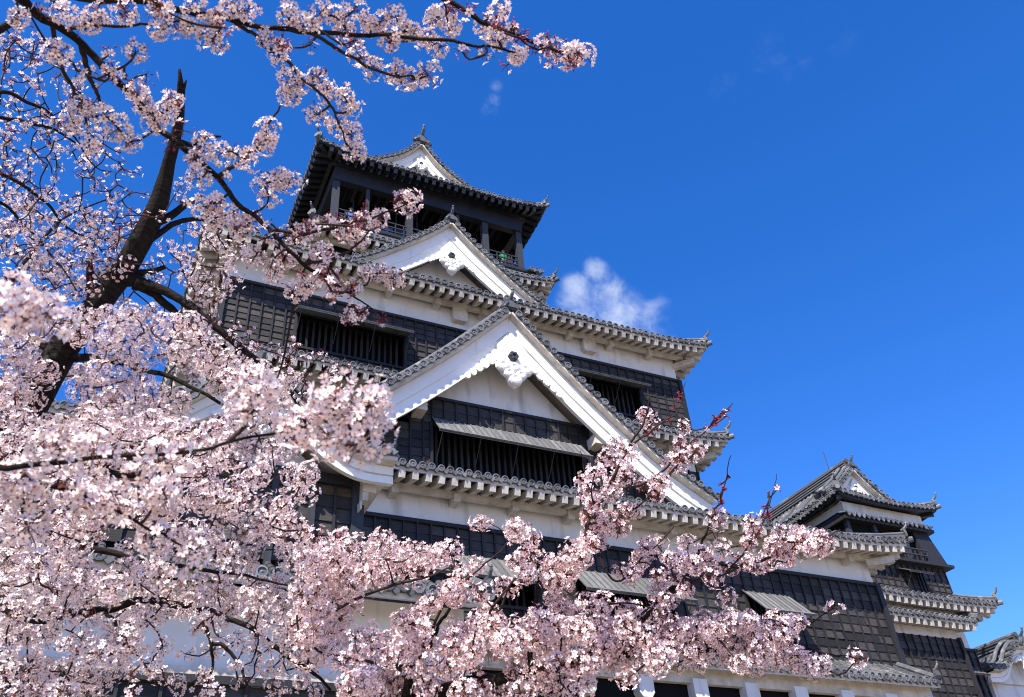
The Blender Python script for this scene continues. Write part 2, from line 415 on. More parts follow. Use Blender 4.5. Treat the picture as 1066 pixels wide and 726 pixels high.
def window(parent, O, u, nrm, s0, s1, z0, z1, out=.85, drop=.75, awn_z=None, overlap=.25, name='window', bars=True):
    """dark barred opening with its propped-out awning shutter"""
    O, u, nrm = V(*O), V(*u), V(*nrm)
    B = lambda s, z, o: O+u*s+V(0, 0, z-O[2])+nrm*o
    mb = MB()
    dp = -.55
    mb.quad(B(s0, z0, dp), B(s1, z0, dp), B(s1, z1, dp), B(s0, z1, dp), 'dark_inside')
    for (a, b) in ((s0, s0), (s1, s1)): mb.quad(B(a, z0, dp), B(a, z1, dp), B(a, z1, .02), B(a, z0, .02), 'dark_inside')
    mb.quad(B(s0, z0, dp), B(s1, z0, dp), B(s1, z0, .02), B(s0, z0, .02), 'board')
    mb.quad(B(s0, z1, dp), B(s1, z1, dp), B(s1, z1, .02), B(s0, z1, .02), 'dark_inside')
    for (a, b, c, d) in ((s0-.1, s0, z0-.1, z1+.1), (s1, s1+.1, z0-.1, z1+.1), (s0, s1, z1, z1+.1), (s0, s1, z0-.1, z0)):
        mb.box(B(a, c, -.02), u*(b-a), nrm*.13, Zv*(d-c), 'batten')
    w = mb.build(name, parent)
    if bars:
        mb = MB(); k = int((s1-s0)/.24)
        for i in range(1, k):
            s = s0+(s1-s0)*i/k
            mb.box(B(s-.045, z0, -.28), u*.09, nrm*.09, Zv*(z1-z0), 'batten')
        mb.build('lattice', w)
    if out > 0:
        mb = MB(); za = awn_z or z1+.08
        h0, h1 = s0-overlap, s1+overlap
        slant = (nrm*out-Zv*drop); perp = np.cross(u, slant); perp /= np.linalg.norm(perp)
        if perp[2] < 0: perp = -perp
        k = max(3, round((h1-h0)/.24))
        for i in range(k):
            a = h0+(h1-h0)*i/k; b = h0+(h1-h0)*(i+1)/k
            mb.box(B(a+.006, za, .06), u*(b-a-.012), slant, perp*.03, 'weathered_panel')
            mb.box(B(a-.02, za, .06)+perp*.03, u*.045, slant, perp*.03, 'weathered_panel', .05)
        mb.box(B(h0, za, .06)+slant*.94-perp*.03, u*(h1-h0), slant*.06, perp*.10, 'weathered_panel')
        mb.build('awning_shutter', w)
        k = max(2, round((h1-h0)/1.4)+1)
        for i in range(k):
            mb = MB(); s = h0+.12+(h1-h0-.24)*i/(k-1)
            mb.tube([B(s, za, .06)+slant*.95, B(s, za-drop-min(.9, z1-z0)*.9, .08)], .012, 'iron', 5)
            mb.build('prop_rod', w)
    return w

def interp(prof, n):
    """smooth resampling of a half profile [(dx, z)...]"""
    p = np.array(prof, float); L = np.r_[0, np.cumsum(np.hypot(*np.diff(p, axis=0).T))]
    # Catmull-Rom through the points
    def cr(t):
        i = min(len(p)-2, int(np.searchsorted(L, t, 'right')-1)); i = max(0, i)
        f = (t-L[i])/(L[i+1]-L[i])
        p0 = p[i-1] if i > 0 else 2*p[0]-p[1]; p1, p2 = p[i], p[i+1]; p3 = p[i+2] if i+2 < len(p) else 2*p[-1]-p[-2]
        return .5*((2*p1)+(-p0+p2)*f+(2*p0-5*p1+4*p2-p3)*f*f+(-p0+3*p1-3*p2+p3)*f**3)
    return np.array([cr(t) for t in np.linspace(0, L[-1], n)])
def gable(parent, xc, yb, yw, yk, prof, bh, zwall, zboard=None, wall_half=None, pendant=1.0, second=True, finial=1.2, white_under=True, layers=True,
          ridge_back=None, wallmat='plaster', wide_disc=.14, rowz=.40):
    """gable facing the camera: boards at yb, wall at yw, roof running back to yk; prof = upper edge of the bargeboard"""
    n = 25
    pr = interp(prof, n)
    tan = np.gradient(pr, axis=0); tan /= np.linalg.norm(tan, axis=1, keepdims=True)
    nor = np.c_[-tan[:, 1], tan[:, 0]]; nor[nor[:, 1] < 0] *= -1       # pointing up and outwards
    top = MB(); ribs = MB()
    roof = MB()
    for sg in (-1, 1):
        E = lambda arr, y: np.c_[xc+sg*arr[:, 0], np.full(len(arr), y), arr[:, 1]]
        lo = pr.copy(); bhv = np.array([bh(q) for q in np.linspace(0, 1, n)]); lo[:, 1] -= bhv
        mid = pr.copy(); mid[:, 1] -= bhv*.52
        # roof slab
        up1 = pr+nor*.10; 
        roof.grid(np.stack([E(up1, yb-.3), E(up1, yk)]), 'roof_tile', .3)
        roof.grid(np.stack([E(pr, yb+.02), E(pr, yk)]), 'plaster' if white_under else 'black_lacquer', .5)
        roof.grid(np.stack([E(up1, yb-.3), E(pr, yb-.3)]), 'plaster_trim', .5)
        roof.grid(np.stack([E(pr, yb-.3), E(pr, yb+.02)]), 'plaster_trim', .5)
        L = np.r_[0, np.cumsum(np.hypot(*np.diff(pr, axis=0).T))]
        VP_ = rowz; k = int((L[-1]-.15)/VP_)
        for i in range(k+1):
            t = .22+i*VP_
            if t > L[-1]: break
            c = np.array([np.interp(t, L, pr[:, 0]), np.interp(t, L, pr[:, 1])])+np.array([np.interp(t, L, nor[:, 0]), np.interp(t, L, nor[:, 1])])*.2
            a = V(xc+sg*c[0], yb-.42, c[1])
            ring = [(math.cos(q), math.sin(q)) for q in np.linspace(0, 2*math.pi, 11)[:-1]]; r = wide_disc
            vs = []
            for rr, o in ((r*.85, .75), (r, 0), (r*.74, 0), (r*.7, .03)):
                for cx, cy in ring: vs.append(a+V(cx*rr, o, cy*rr))
            fs = [(b*10+j, b*10+(j+1) % 10, (b+1)*10+(j+1) % 10, (b+1)*10+j) for b in range(2) for j in range(10)]
            tn = random.random(); roof.add(vs, fs, 'tile_disc', tn)
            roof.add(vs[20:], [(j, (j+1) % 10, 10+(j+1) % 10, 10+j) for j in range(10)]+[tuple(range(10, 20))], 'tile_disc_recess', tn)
            roof.add([a+V(cx*r*.3, .03, cy*r*.3) for cx, cy in ring[::2]]+[a+V(0, .0, 0)], [(j, (j+1) % 5, 5) for j in range(5)], 'tile_disc', tn)
            c3 = a+V(sg*VP_/2*tan[min(n-1, int(t/L[-1]*n))][0], .03, VP_/2*tan[min(n-1, int(t/L[-1]*n))][1])
            roof.prism([c3+V(x*.11, 0, z*.11-.06) for x, z in ((-1, .5), (0, -.5), (1, .5), (0, .8))], (0, .06, 0), 'tile_disc')
        # two tubes of ridge tile riding along the slope behind the discs
        roof.tube(E(pr+nor*.36, yb-.02), .11, 'roof_tile', 8, tint=.9)
        roof.tube(E(pr+nor*.30, yb+.46), .13, 'roof_tile', 8, tint=.6)
        roof.tube(E(pr+nor*.48, yb+.30), .10, 'roof_tile', 8, tint=1.)
        # tile rows running down the slope
        y = yb+.85
        while y < yk:
            roof.tube(E(pr+nor*.13, y), .08, 'roof_tile', 6); y += PITCH_T
        # small end tile at the foot
        fx = V(xc+sg*pr[-1][0], yb+.2, pr[-1][1]+.28)
        ridge_end(roof, fx+V(0, -.2, -.02), V(0, -1, 0), .55)
        # bargeboard: an upper plank and a lower, set back plank
        bb = MB()
        bb.strip(E(pr-nor*.01, yb), E(mid, yb), (0, .14, 0), 'plaster_gable', .5)
        if layers:
            low2 = mid.copy(); low2[:, 1] += .03
            bb.strip(E(low2, yb+.06), E(lo, yb+.06), (0, .12, 0), 'plaster_gable', .5)
            e3 = lo.copy(); e3[:, 1] += .16
            bb.strip(E(e3, yb+.02), E(lo-nor*.015, yb+.02), (0, .05, 0), 'plaster_gable', .5)
        else:
            bb.strip(E(mid+np.array([0, .02]), yb+.03), E(lo, yb+.03), (0, .12, 0), 'plaster_gable', .5)
        bb_list.append((bb, sg))
    # ridge and its end tile
    zt = pr[0][1]
    rb = ridge_back or yk
    roof.abox(xc-.17, xc+.17, yb-.05, rb, zt+.12, zt+.66, 'roof_tile', .3)
    roof.tube([(xc, yb-.1, zt+.72), (xc, rb, zt+.72)], .14, 'roof_tile', 8, tint=.6)
    for zz in (.2, .34, .48, .62): roof.tube([(xc-.19, yb, zt+zz), (xc-.19, rb, zt+zz)], .04, 'tile_disc', 5); roof.tube([(xc+.19, yb, zt+zz), (xc+.19, rb, zt+zz)], .04, 'tile_disc', 5)
    s = finial
    ridge_end(roof, V(xc, yb-.34, zt+.26), V(0, -1, 0), s)
    for sg in (-1, 1):
        roof.tube([(xc+sg*.14*s, yb-.34, zt+.42), (xc+sg*.28*s, yb-.36, zt+.24), (xc+sg*.36*s, yb-.36, zt+.10), (xc+sg*.30*s, yb-.4, zt+.2)], [.09*s, .09*s, .07*s, .05*s], 'roof_tile', 6)
    go_ = roof.build('gable', parent)
    for bb, sg in bb_list: bb.build('bargeboard', go_)
    bb_list.clear()
    # wall under the boards
    wm = MB()
    lo = pr.copy(); lo[:, 1] -= np.array([bh(q) for q in np.linspace(0, 1, n)])*.8
    zs = zboard if zboard is not None else zwall
    P2 = [p for p in lo if p[1] > zs]
    if len(P2) > 1:
        xe = np.interp(-zs, -lo[:, 1], lo[:, 0])
        poly = [V(xc-xe, yw, zs)]+[V(xc-p[0], yw, p[1]) for p in P2[::-1]]+[V(xc+p[0], yw, p[1]) for p in P2[1:]]+[V(xc+xe, yw, zs)]
        wm.add(poly, [tuple(range(len(poly)))], wallmat, .5)
    wm.build('gable_wall', go_)
    if pendant:
        pm = MB(); s = pendant; z0 = zt-bh(0)-.50*s
        def blob(cx, cz, rx, rz, th, k=14, squash=0):
            rr = [(1, .0), (.97, .55), (.8, .85), (.5, 1.0), (.22, .86)]
            G = [[V(xc+(cx+rx*f*math.cos(a))*s, yb-.1-th*o, z0+(cz+rz*f*math.sin(a))*s) for a in np.linspace(0, 2*math.pi, k+1)] for f, o in rr]
            pm.grid(G, 'plaster_gable', .8); pm.add(G[-1][:-1], [tuple(range(k))], 'plaster_gable', .6)
        body = [(-.55, .30), (-.05, .95), (.05, .95), (.55, .30), (.42, .25)][::-1][:0]+[(-.08, .98), (-.62, .28), (-.50, -.35), (-.62, -.62), (-.50, -.98), (-.30, -1.12), (-.22, -1.40), (0, -1.58), (.22, -1.40), (.30, -1.12), (.50, -.98), (.62, -.62), (.50, -.35), (.62, .28), (.08, .98)]
        pm.prism([V(xc+x*s, yb+.02, z0+z*s) for x, z in body], (0, -.12, 0), 'plaster_gable', .9)
        for c in ((-.46, -.72, .30, .27), (.46, -.72, .30, .27), (0, -1.24, .30, .28), (-.24, -1.02, .24, .22), (.24, -1.02, .24, .22), (0, -.72, .26, .24)): blob(*c, .2)
        for sg in (-1, 1):      # carved fins running down under the boards
            for q in range(6):
                t = .085+q*.033; i = int(t*n)
                lx, lz = np.interp(t*(n-1), range(n), pr[:, 0]), np.interp(t*(n-1), range(n), pr[:, 1])-bh(t)
                rx = (.31-.03*q)*s
                pts = [V(xc+sg*(lx+rx*.75*math.cos(a)), yb-.0, lz-.05+rx*.85*math.sin(a)) for a in np.linspace(0, 2*math.pi, 10)[:-1]]
                pm.prism(pts, (0, -.09-.014*(q % 2), 0), 'plaster_gable', .7)
        # dark hexagonal boss
        hexp = [V(xc+.21*s*math.cos(a), yb-.1, z0-.18*s+.21*s*math.sin(a)) for a in np.linspace(0, 2*math.pi, 7)[:-1]]
        pm.prism(hexp, (0, -.14*s, 0), 'black_lacquer', .5)
        for a in np.linspace(0, 2*math.pi, 7)[:-1]:
            c = V(xc+.12*s*math.cos(a), yb-.1-.14*s, z0-.18*s+.12*s*math.sin(a))
            pm.tube([c, c+V(0, -.05*s, 0)], [.07*s, .05*s], 'iron', 6)
        pm.build('gable_pendant', go_)
    return go_, pr
bb_list = []

# ------------------------------------------------------------------ the great keep
XC = 12.56
keep = thing('castle_keep', 'great black and white castle keep with stacked grey tiled roofs and gables, the tallest building', 'castle', (XC, 24, GZ))
FR = (1, 0, 0); NF = (0, -1, 0)
# stone base (battered) and the storey on it
sb = MB()
x0, x1, y0, y1, zt = -3.2, 28.3, 24.2, 50., 6.2
for i in range(16):
    for side in range(2):
        a = i/16; b = (i+1)/16
        fl = lambda q: 3.2*(1-q)**1.6
        za, zb = GZ+(zt-GZ)*a, GZ+(zt-GZ)*b
        if side == 0:
            xs = np.sort(np.r_[x0-fl(a), x1+fl(a), RNG.uniform(x0-2, x1+2, 34)])
            for p, q in zip(xs[:-1], xs[1:]):
                sb.add([(p+.02, y0-fl(a)-random.uniform(0, .08), za+.02), (q-.02, y0-fl(a)-random.uniform(0, .08), za+.02), (q-.02, y0-fl(b)-random.uniform(0, .08), zb), (p+.02, y0-fl(b)-random.uniform(0, .08), zb)], [(0, 1, 2, 3)], 'stone')
        else:
            for sx, xx in ((-1, x0), (1, x1)):
                sb.quad((xx+sx*fl(a), y0-fl(a), za), (xx+sx*fl(a), y1, za), (xx+sx*fl(b), y1, zb), (xx+sx*fl(b), y0-fl(b), zb), 'stone')
sb.quad((x0, y0, zt), (x1, y0, zt), (x1, y1, zt), (x0, y1, zt), 'stone')
for i in range(16):
    a = i/16; b = (i+1)/16; za, zb = GZ+(zt-GZ)*a, GZ+(zt-GZ)*b
    sb.quad((x0-fl(a), y0-fl(a)+.06, za), (x1+fl(a), y0-fl(a)+.06, za), (x1+fl(b), y0-fl(b)+.06, zb), (x0-fl(b), y0-fl(b)+.06, zb), 'stone', .0)
sb.build('stone_base', keep)

XL, XR, Y1 = XC-15.6, XC+15.6, 24.0
ZB1 = 12.28                                  # top of the dark boards of the first storey
O1 = (0, Y1, 0)
wins1 = [(7.0, 9.3, 9.9, 11.3), (10.2, 12.8, 9.9, 11.3), (14.3, 18.2, 9.9, 11.3), (21.45, 23.3, 9.75, 11.3)]
mb = MB()
wall_with_holes(XL, XR, 9.0, ZB1, wins1, lambda a, b, c, d: board_rect(mb, O1, FR, NF, a, b, c, d))
mb.abox(XL, XR+.03, Y1-.12, Y1-.003, ZB1, ZB1+.13, 'batten')                       # sill strip over the boards
mb.abox(XR-.02, XR+.22, Y1-.14, Y1+.1, 9.0, ZB1+.1, 'batten')
board_rect(mb, (XL, 0, 0), (0, 1, 0), (-1, 0, 0), 24, 48, 9.0, ZB1)
board_rect(mb, (XR, 0, 0), (0, 1, 0), (1, 0, 0), 24.1, 48, 9.0, ZB1)
mb.build('board_wall', keep)
mb = MB()
mb.abox(XL, XR, Y1, 48, ZB1, 13.8, 'plaster')
for x in (16.2, 18.3, 20.4, 22.6): pass
mb.build('plaster_wall', keep)
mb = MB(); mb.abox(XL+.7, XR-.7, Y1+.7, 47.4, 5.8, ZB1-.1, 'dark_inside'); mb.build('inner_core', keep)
for w in wins1: window(keep, O1, FR, NF, w[0], w[1], w[2], w[3], 1.05, 1.1, overlap=.15)

# pent roof under the first storey with its white beam ends
tm, em = MB(), MB()
roof_side(tm, em, (7.2, 22.45, 8.2), (1, 0, 0), (0, 1, 0), 20.9, 1.6, 1.0, 0, 0, 8.14, 0, 1.45, None, True, False, (), purlin=False)
tm.tube([(28.0, 22.4, 8.26), (28.0, 23.95, 9.2)], .11, 'roof_tile', 8)
ridge_end(tm, V(28.0, 22.36, 8.36), V(0, -1, 0), .6)
pr_ = tm.build('pent_roof', keep); em.build('eaves', pr_)
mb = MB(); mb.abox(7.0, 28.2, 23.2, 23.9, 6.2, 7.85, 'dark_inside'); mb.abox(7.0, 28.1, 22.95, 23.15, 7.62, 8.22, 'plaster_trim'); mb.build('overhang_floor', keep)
for i in range(10):
    x = 9.7+i*2.03
    mb = MB()
    pts = [V(x-.27, 22.85, 7.74), V(x+.27, 22.85, 7.74), V(x+.27, 22.85, 7.22), V(x+.16, 22.85, 7.08), V(x-.16, 22.85, 7.08), V(x-.27, 22.85, 7.22)]
    mb.prism(pts, (0, 1.1, 0), 'plaster'); mb.build('beam_end', keep)

# first great roof
arms = {'F': [2.1*i+1.75 for i in range(15)]}
OV = 1.25
ra = hip_roof(keep, 'roof', (XL-OV, XR+OV, Y1-OV, 50), (XC-10.3, XC+10.3, 26.8, 46), 13.62, 15.5, .28, OV, arms)

# gable on the first roof
prof_big = [(0, 21.5), (2.05, 19.37), (3.57, 17.93), (4.9, 16.78), (6.45, 15.58), (8.1, 14.62)]
YG, YGW = 23.75, 24.55
bh_big = lambda t: 1.34-.28*t
zsp = 17.5
gb, prb = gable(keep, XC, YG, YGW, 27.2, prof_big, bh_big, 14.2, zsp, pendant=1.0, finial=1.05)
OG = (XC, YGW, 0)
mb = MB()
wing = (-2.95, 3.05, 14.35, 16.35)
wall_with_holes(-3.3, 3.45, 14.1, zsp, [wing], lambda a, b, c, d: board_rect(mb, OG, FR, NF, a, b, c, d))
mb.abox(XC-3.9, XC+3.9, YGW-.10, YGW-.003, zsp, zsp+.11, 'batten')
for sg in (-1, 1):      # boards in the narrowing corners left and right of the window
    for i in range(9):
        xa = 3.3+i*.47; xb = xa+.47
        lo = interp(prof_big, 30); ztop = np.interp(xb, lo[:, 0], lo[:, 1])-1.0
        if ztop < 14.2: break
        a, b = (XC+xa, XC+xb) if sg > 0 else (XC-xb, XC-xa)
        board_rect(mb, (0, YGW, 0), FR, NF, a+.001, b-.001, 14.05, min(zsp, ztop))
mb.build('board_wall', gb)
window(gb, OG, FR, NF, *wing, .72, .9, awn_z=16.66, overlap=.0)
for sg in (-1, 1):      # plate ends carrying the boards
    mb = MB(); mb.abox(XC+sg*3.55-.2, XC+sg*3.55+.2, YG+.15, YGW, 16.55, 16.95, 'plaster_trim'); mb.build('plate_end', gb)

# second tier
T0, T1, Y2 = XC-10.3, XC+10.3, 26.8
ZB2 = 22.76
O2 = (0, Y2, 0)
wins2 = [(5.0, 9.35, 20.3, 21.8), (16.2, 20.5, 20.3, 21.8)]
mb = MB()
wall_with_holes(T0, T1, 19.6, ZB2, wins2, lambda a, b, c, d: board_rect(mb, O2, FR, NF, a, b, c, d, .47, .30))
mb.abox(T0-.03, T1+.06, Y2-.12, Y2-.003, ZB2, ZB2+.12, 'batten')
mb.abox(T1-.02, T1+.16, Y2-.14, Y2+.1, 19.6, ZB2+.1, 'batten'); mb.abox(T0-.12, T0+.02, Y2-.14, Y2+.1, 19.6, ZB2+.1, 'batten')
board_rect(mb, (T0, 0, 0), (0, 1, 0), (-1, 0, 0), 26.9, 46, 19.6, ZB2)
board_rect(mb, (T1, 0, 0), (0, 1, 0), (1, 0, 0), 26.9, 46, 16.6, ZB2)
board_rect(mb, O2, FR, NF, T0, T1, 16.2, 18.0)
mb.build('board_wall', keep)
mb = MB(); mb.abox(T0, T1, Y2, 46, ZB2, 24.6, 'plaster'); mb.abox(T0+.02, T1-.02, Y2+.02, 46, 18.0, 19.6, 'plaster'); mb.build('plaster_wall', keep)
mb = MB(); mb.abox(T0+.7, T1-.7, Y2+.7, 45.4, 16, ZB2-.05, 'dark_inside'); mb.build('inner_core', keep)
for w in wins2: window(keep, O2, FR, NF, *w, .8, .36, overlap=.12)
for x in (18.1, 11.75, 5.4):
    mb = MB(); mb.prism([V(x+.34*a, Y2, 23.55+.34*b) for a, b in ((-1, -.7), (-.75, -1), (.75, -1), (1, -.7), (1, .7), (.75, 1), (-.75, 1), (-1, .7))], (0, -.28, 0), 'plaster_trim', .7)
    mb.build('wall_boss', keep)
arms2 = {'F': [2.12*i+1.2+.0 for i in range(11)], 'L': [2.12*i+1.2 for i in range(9)]}
hip_roof(keep, 'roof', (T0-1.2, T1+1.2, Y2-1.2, 47.2), (T0+.05, T1-.05, Y2-.0, 46), 19.05, 19.85, .28, 1.18, {'F': [2.12*i+1.2 for i in range(11)]})
hip_roof(keep, 'roof', (T0-OV, T1+OV, Y2-OV, 47.2), (XC-5.4, XC+5.4, 31.8, 42), 24.15, 28.6, .32, OV, arms2)

# gable on the second roof
prof_2 = [(0, 31.5), (1.0, 30.45), (2.1, 29.45), (3.1, 28.6), (4.2, 27.75), (4.9, 27.35)]
gb2, _ = gable(keep, XC, 29.25, 30.0, 32.0, prof_2, lambda t: 1.5-.3*t, 27.0, 27.0, pendant=.85, finial=1.0)

# third tier: dark wall, balcony storey
mb = MB(); mb.abox(XC-5.4, XC+5.4, 31.85, 42, 27.5, 32.2, 'black_lacquer'); mb.build('black_wall', keep)
hip_roof(keep, 'roof', (XC-6.65, XC+6.65, 30.55, 43.2), (XC-5.5, XC+5.5, 31.7, 42), 30.75, 31.6, .34, 1.2, {'F': [1.9*i+1.0 for i in range(7)]})
ZF = 32.3                                    # floor of the balcony storey
mb = MB()
mb.abox(XC-5.75, XC+5.75, 31.45, 42.3, 31.62, 31.95, 'plaster')
mb.abox(XC-5.95, XC+5.95, 31.30, 42.4, 31.95, 32.12, 'black_lacquer'); mb.abox(XC-5.7, XC+5.7, 31.6, 42.3, 32.12, 32.3, 'black_lacquer')
mb.build('balcony_floor', keep)
tm = MB(); em = MB()
roof_side(tm, em, (XC+5.4, 31.0, 31.95), (1, 0, 0), (0, 1, 0), .9, .5, .15, 0, 0, 31.92, 0, .3, None, False, False, (), purlin=False)
tm.build('corner_tiles', keep)
ZC = 35.25                                   # underside of the top beam
px = [-5.3, -3.65, -1.3, 1.85, 2.85+.2, 4.3, 5.3]
for i, dx in enumerate([-5.3, -3.6, -1.25, 1.55, 3.2, 5.3]):
    w = .17 if i in (0, 5, 2, 4) else .09
    mb = MB(); mb.abox(XC+dx-w, XC+dx+w, 31.65, 31.65+2*w, 32.3, ZC, 'post_grey'); mb.build('post', keep)
for y in (34.4, 37, 39.6, 41.8):
    for sg in (-1, 1):
        mb = MB(); mb.abox(XC+sg*5.3-.15, XC+sg*5.3+.15, y, y+.3, 32.3, ZC, 'post_grey'); mb.build('post', keep)
mb = MB()
for z in (32.65, 32.95, 33.25):
    mb.abox(XC-5.2, XC+5.2, 31.70, 31.76, z, z+.06, 'post_grey')
    mb.abox(XC-5.33, XC-5.27, 31.7, 42, z, z+.06, 'post_grey'); mb.abox(XC+5.27, XC+5.33, 31.7, 42, z, z+.06, 'post_grey')
for i in range(24):
    x = XC-5.2+i*10.4/23; mb.abox(x-.025, x+.025, 31.7, 31.75, 32.3, 33.28, 'post_grey')
mb.build('railing', keep)
mb = MB()
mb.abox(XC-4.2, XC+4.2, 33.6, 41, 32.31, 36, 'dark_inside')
mb.build('inner_room', keep)
for i in range(7):
    x = XC-4.1+i*1.2
    mb = MB(); mb.abox(x, x+1.0, 32.55, 32.58, 32.5, 33.75, 'window_glass')
    mb.abox(x-.06, x, 32.52, 32.6, 32.3, 35.2, 'black_lacquer'); mb.build('glass_screen', keep)
mb = MB()
mb.abox(XC-5.45, XC+5.45, 31.6, 42, ZC+.9, ZC+1.3, 'black_lacquer')
mb.abox(XC-5.5, XC+5.5, 31.55, 31.95, ZC, ZC+.95, 'black_lacquer'); mb.abox(XC-5.5, XC-5.1, 31.96, 42, ZC, ZC+.95, 'black_lacquer'); mb.abox(XC+5.1, XC+5.5, 31.96, 42, ZC, ZC+.95, 'black_lacquer')
for i in range(22): mb.abox(XC-5+i*.46, XC-4.86+i*.46, 32, 41.5, ZC+.72, ZC+.88, 'board')
mb.build('top_beam', keep)
# top roof: hipped skirt and its gable
hip_roof(keep, 'roof', (XC-6.7, XC+6.7, 30.6, 43.4), (XC-3.6, XC+3.6, 33.5, 40.5), 36.45, 38.75, .42, 1.3, {}, white=False)
prof_t = [(0, 42.0), (.7, 41.05), (1.5, 40.25), (2.4, 39.6), (3.3, 39.05), (3.9, 38.75)]
gable(keep, XC, 33.35, 33.9, 41, prof_t, lambda t: 1.15-.2*t, 38.6, 38.6, pendant=.55, finial=1.5, white_under=False)
mb = MB(); mb.tube([(10.88/30*33.8, 33.8, 42.2), (10.84/30*33.8, 33.8, 43.9)], .025, 'iron', 5); mb.build('lightning_rod', keep)

# ------------------------------------------------------------------ annex with a curved gable, front left
AX = 2.45
annex = thing('castle_annex', 'low dark boarded annex with a curved white gable, half hidden by blossom at lower left', 'building', (AX, 20, GZ))
mb = MB()
ya = 17.8
board_rect(mb, (0, ya, 0), FR, NF, AX-2.7, AX+2.66, 7.8, 9.9, .55, .36)
board_rect(mb, (AX-2.7, 0, 0), (0, 1, 0), (-1, 0, 0), ya, 24, 7.8, 9.9, .55, .36)
mb.abox(AX+2.5, AX+2.78, ya-.16, ya+.12, 7.4, 9.95, 'post_grey'); mb.abox(AX-2.8, AX+2.9, ya-.14, ya-.003, 9.75, 10.0, 'batten')
for x in (AX+.75, AX+1.6): mb.abox(x-.07, x+.07, ya-.15, ya, 7.5, 9.9, 'post_grey')
mb.build('board_wall', annex)
mb = MB(); mb.abox(AX-2.6, AX+2.6, ya+.05, 24.2, 7.0, 9.95, 'dark_inside')
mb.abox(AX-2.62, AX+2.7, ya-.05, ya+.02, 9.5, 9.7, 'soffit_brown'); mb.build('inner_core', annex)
pa = [(0, 11.6), (.55, 11.42), (1.05, 11.02), (1.5, 10.60), (1.95, 10.27), (2.5, 10.06), (3.25, 10.04)]
ga, _ = gable(annex, AX, 17.0, 17.75, 24.2, pa, lambda t: .42+.25*(1-t)**2, 9.9, 9.9, pendant=.5, finial=.6)
mb = MB()
for i, q in enumerate((.0, .22, .44, .66)): mb.abox(AX+2.66, AX+3.15-q*.8, 17.35+i*.02, 23.7, 9.72-q*.95, 9.92-q*.95, 'plaster_trim')
mb.build('corbel', annex)
# lower storey: pent roof, white band, dark boards
tm, em = MB(), MB()
roof_side(tm, em, (-3.2, 16.45, 6.9), (1, 0, 0), (0, 1, 0), 10.9, 1.3, .75, 0, 0, 6.92, 0, .95, None, True, False, (), purlin=False)
tm.tube([(7.68, 16.4, 7.12), (7.68, 17.75, 7.88)], .12, 'roof_tile', 8)
ridge_end(tm, V(7.68, 16.36, 7.14), V(0, -1, 0), .6)
po = tm.build('pent_roof', annex); em.build('eaves', po)
mb = MB(); mb.abox(-3.0, 7.5, 17.4, 23.9, 5.35, 7.0, 'plaster'); mb.abox(-3.05, 7.55, 17.28, 17.395, 5.2, 5.36, 'plaster_trim'); mb.build('plaster_wall', annex)
mb = MB(); board_rect(mb, (0, 17.4, 0), FR, NF, -3.0, 7.5, 1.2, 5.15, .75, .38); mb.abox(-2.9, 7.4, 17.5, 23.9, 1.2, 5.1, 'dark_inside')
mb.abox(-3.05, 7.55, 17.22, 17.39, 5.05, 5.2, 'batten'); mb.build('board_wall', annex)
mb = MB(); mb.abox(-3.4, 7.9, 17.1, 23.9, GZ, 1.2, 'stone'); mb.build('stone_base', annex)

# ------------------------------------------------------------------ small keep, right
K = .875
SX0, SX1 = 32.5, 37.85
SC_ = 35.17
sk = thing('small_keep', 'smaller dark turret keep with a balcony and double tiled eaves behind the great keep', 'castle', (35.2, 28, GZ))
def taper_box(m, xa, xb, ya, yb, z0, z1, fl, mat):
    """box whose walls lean in by fl per metre of height"""
    d = (z1-z0)*fl
    m.add([(xa-d, ya-d, z0), (xb+d, ya-d, z0), (xb+d, yb, z0), (xa-d, yb, z0), (xa, ya, z1), (xb, ya, z1), (xb, yb, z1), (xa, yb, z1)],
          [(0, 1, 5, 4), (1, 2, 6, 5), (2, 3, 7, 6), (3, 0, 4, 7), (4, 5, 6, 7)], mat)
KY = 28.0
mb = MB()
board_rect(mb, (0, KY, 0), FR, NF, 32.2, 38.0, 13.7, 15.7, .42, .27)
board_rect(mb, (32.2, 0, 0), (0, 1, 0), (-1, 0, 0), KY, 34, 13.7, 15.7, .42, .27)
mb.abox(32.0, 38.35, KY-.45, KY+6, 15.72, 15.86, 'batten')
mb.build('board_wall', sk)
window(sk, (0, KY, 0), FR, NF, 34.75, 36.1, 13.95, 15.35, .75, .42, overlap=.1)
mb = MB(); mb.abox(32.35, 37.85, KY+.15, 34, 15.8, 18.2, 'dark_inside')
for x in (32.45, 34.2, 36.1): mb.abox(x-.1, x+.1, KY-.05, KY+.15, 15.86, 18.1, 'post_grey')
for z in (16.2, 16.5): mb.abox(32.4, 37.0, KY-.32, KY-.26, z, z+.06, 'post_grey')
for i in range(12): mb.abox(32.5+i*.4, 32.54+i*.4, KY-.3, KY-.26, 15.86, 16.55, 'post_grey')
mb.build('balcony', sk)
mb = MB(); mb.add([(36.85, KY-.25, 15.9), (38.2, KY-.25, 15.9), (37.75, KY-.02, 17.85), (36.75, KY-.02, 17.85), (36.85, KY+.1, 15.9), (38.2, KY+.1, 15.9), (37.75, KY+.1, 17.85), (36.75, KY+.1, 17.85)],
    [(0, 1, 2, 3), (1, 5, 6, 2), (0, 3, 7, 4)], 'batten'); mb.quad((38.2, KY-.25, 15.9), (38.2, KY+6, 15.9), (37.75, KY+6, 17.85), (37.75, KY-.02, 17.85), 'batten')
mb.build('storm_shutter', sk)
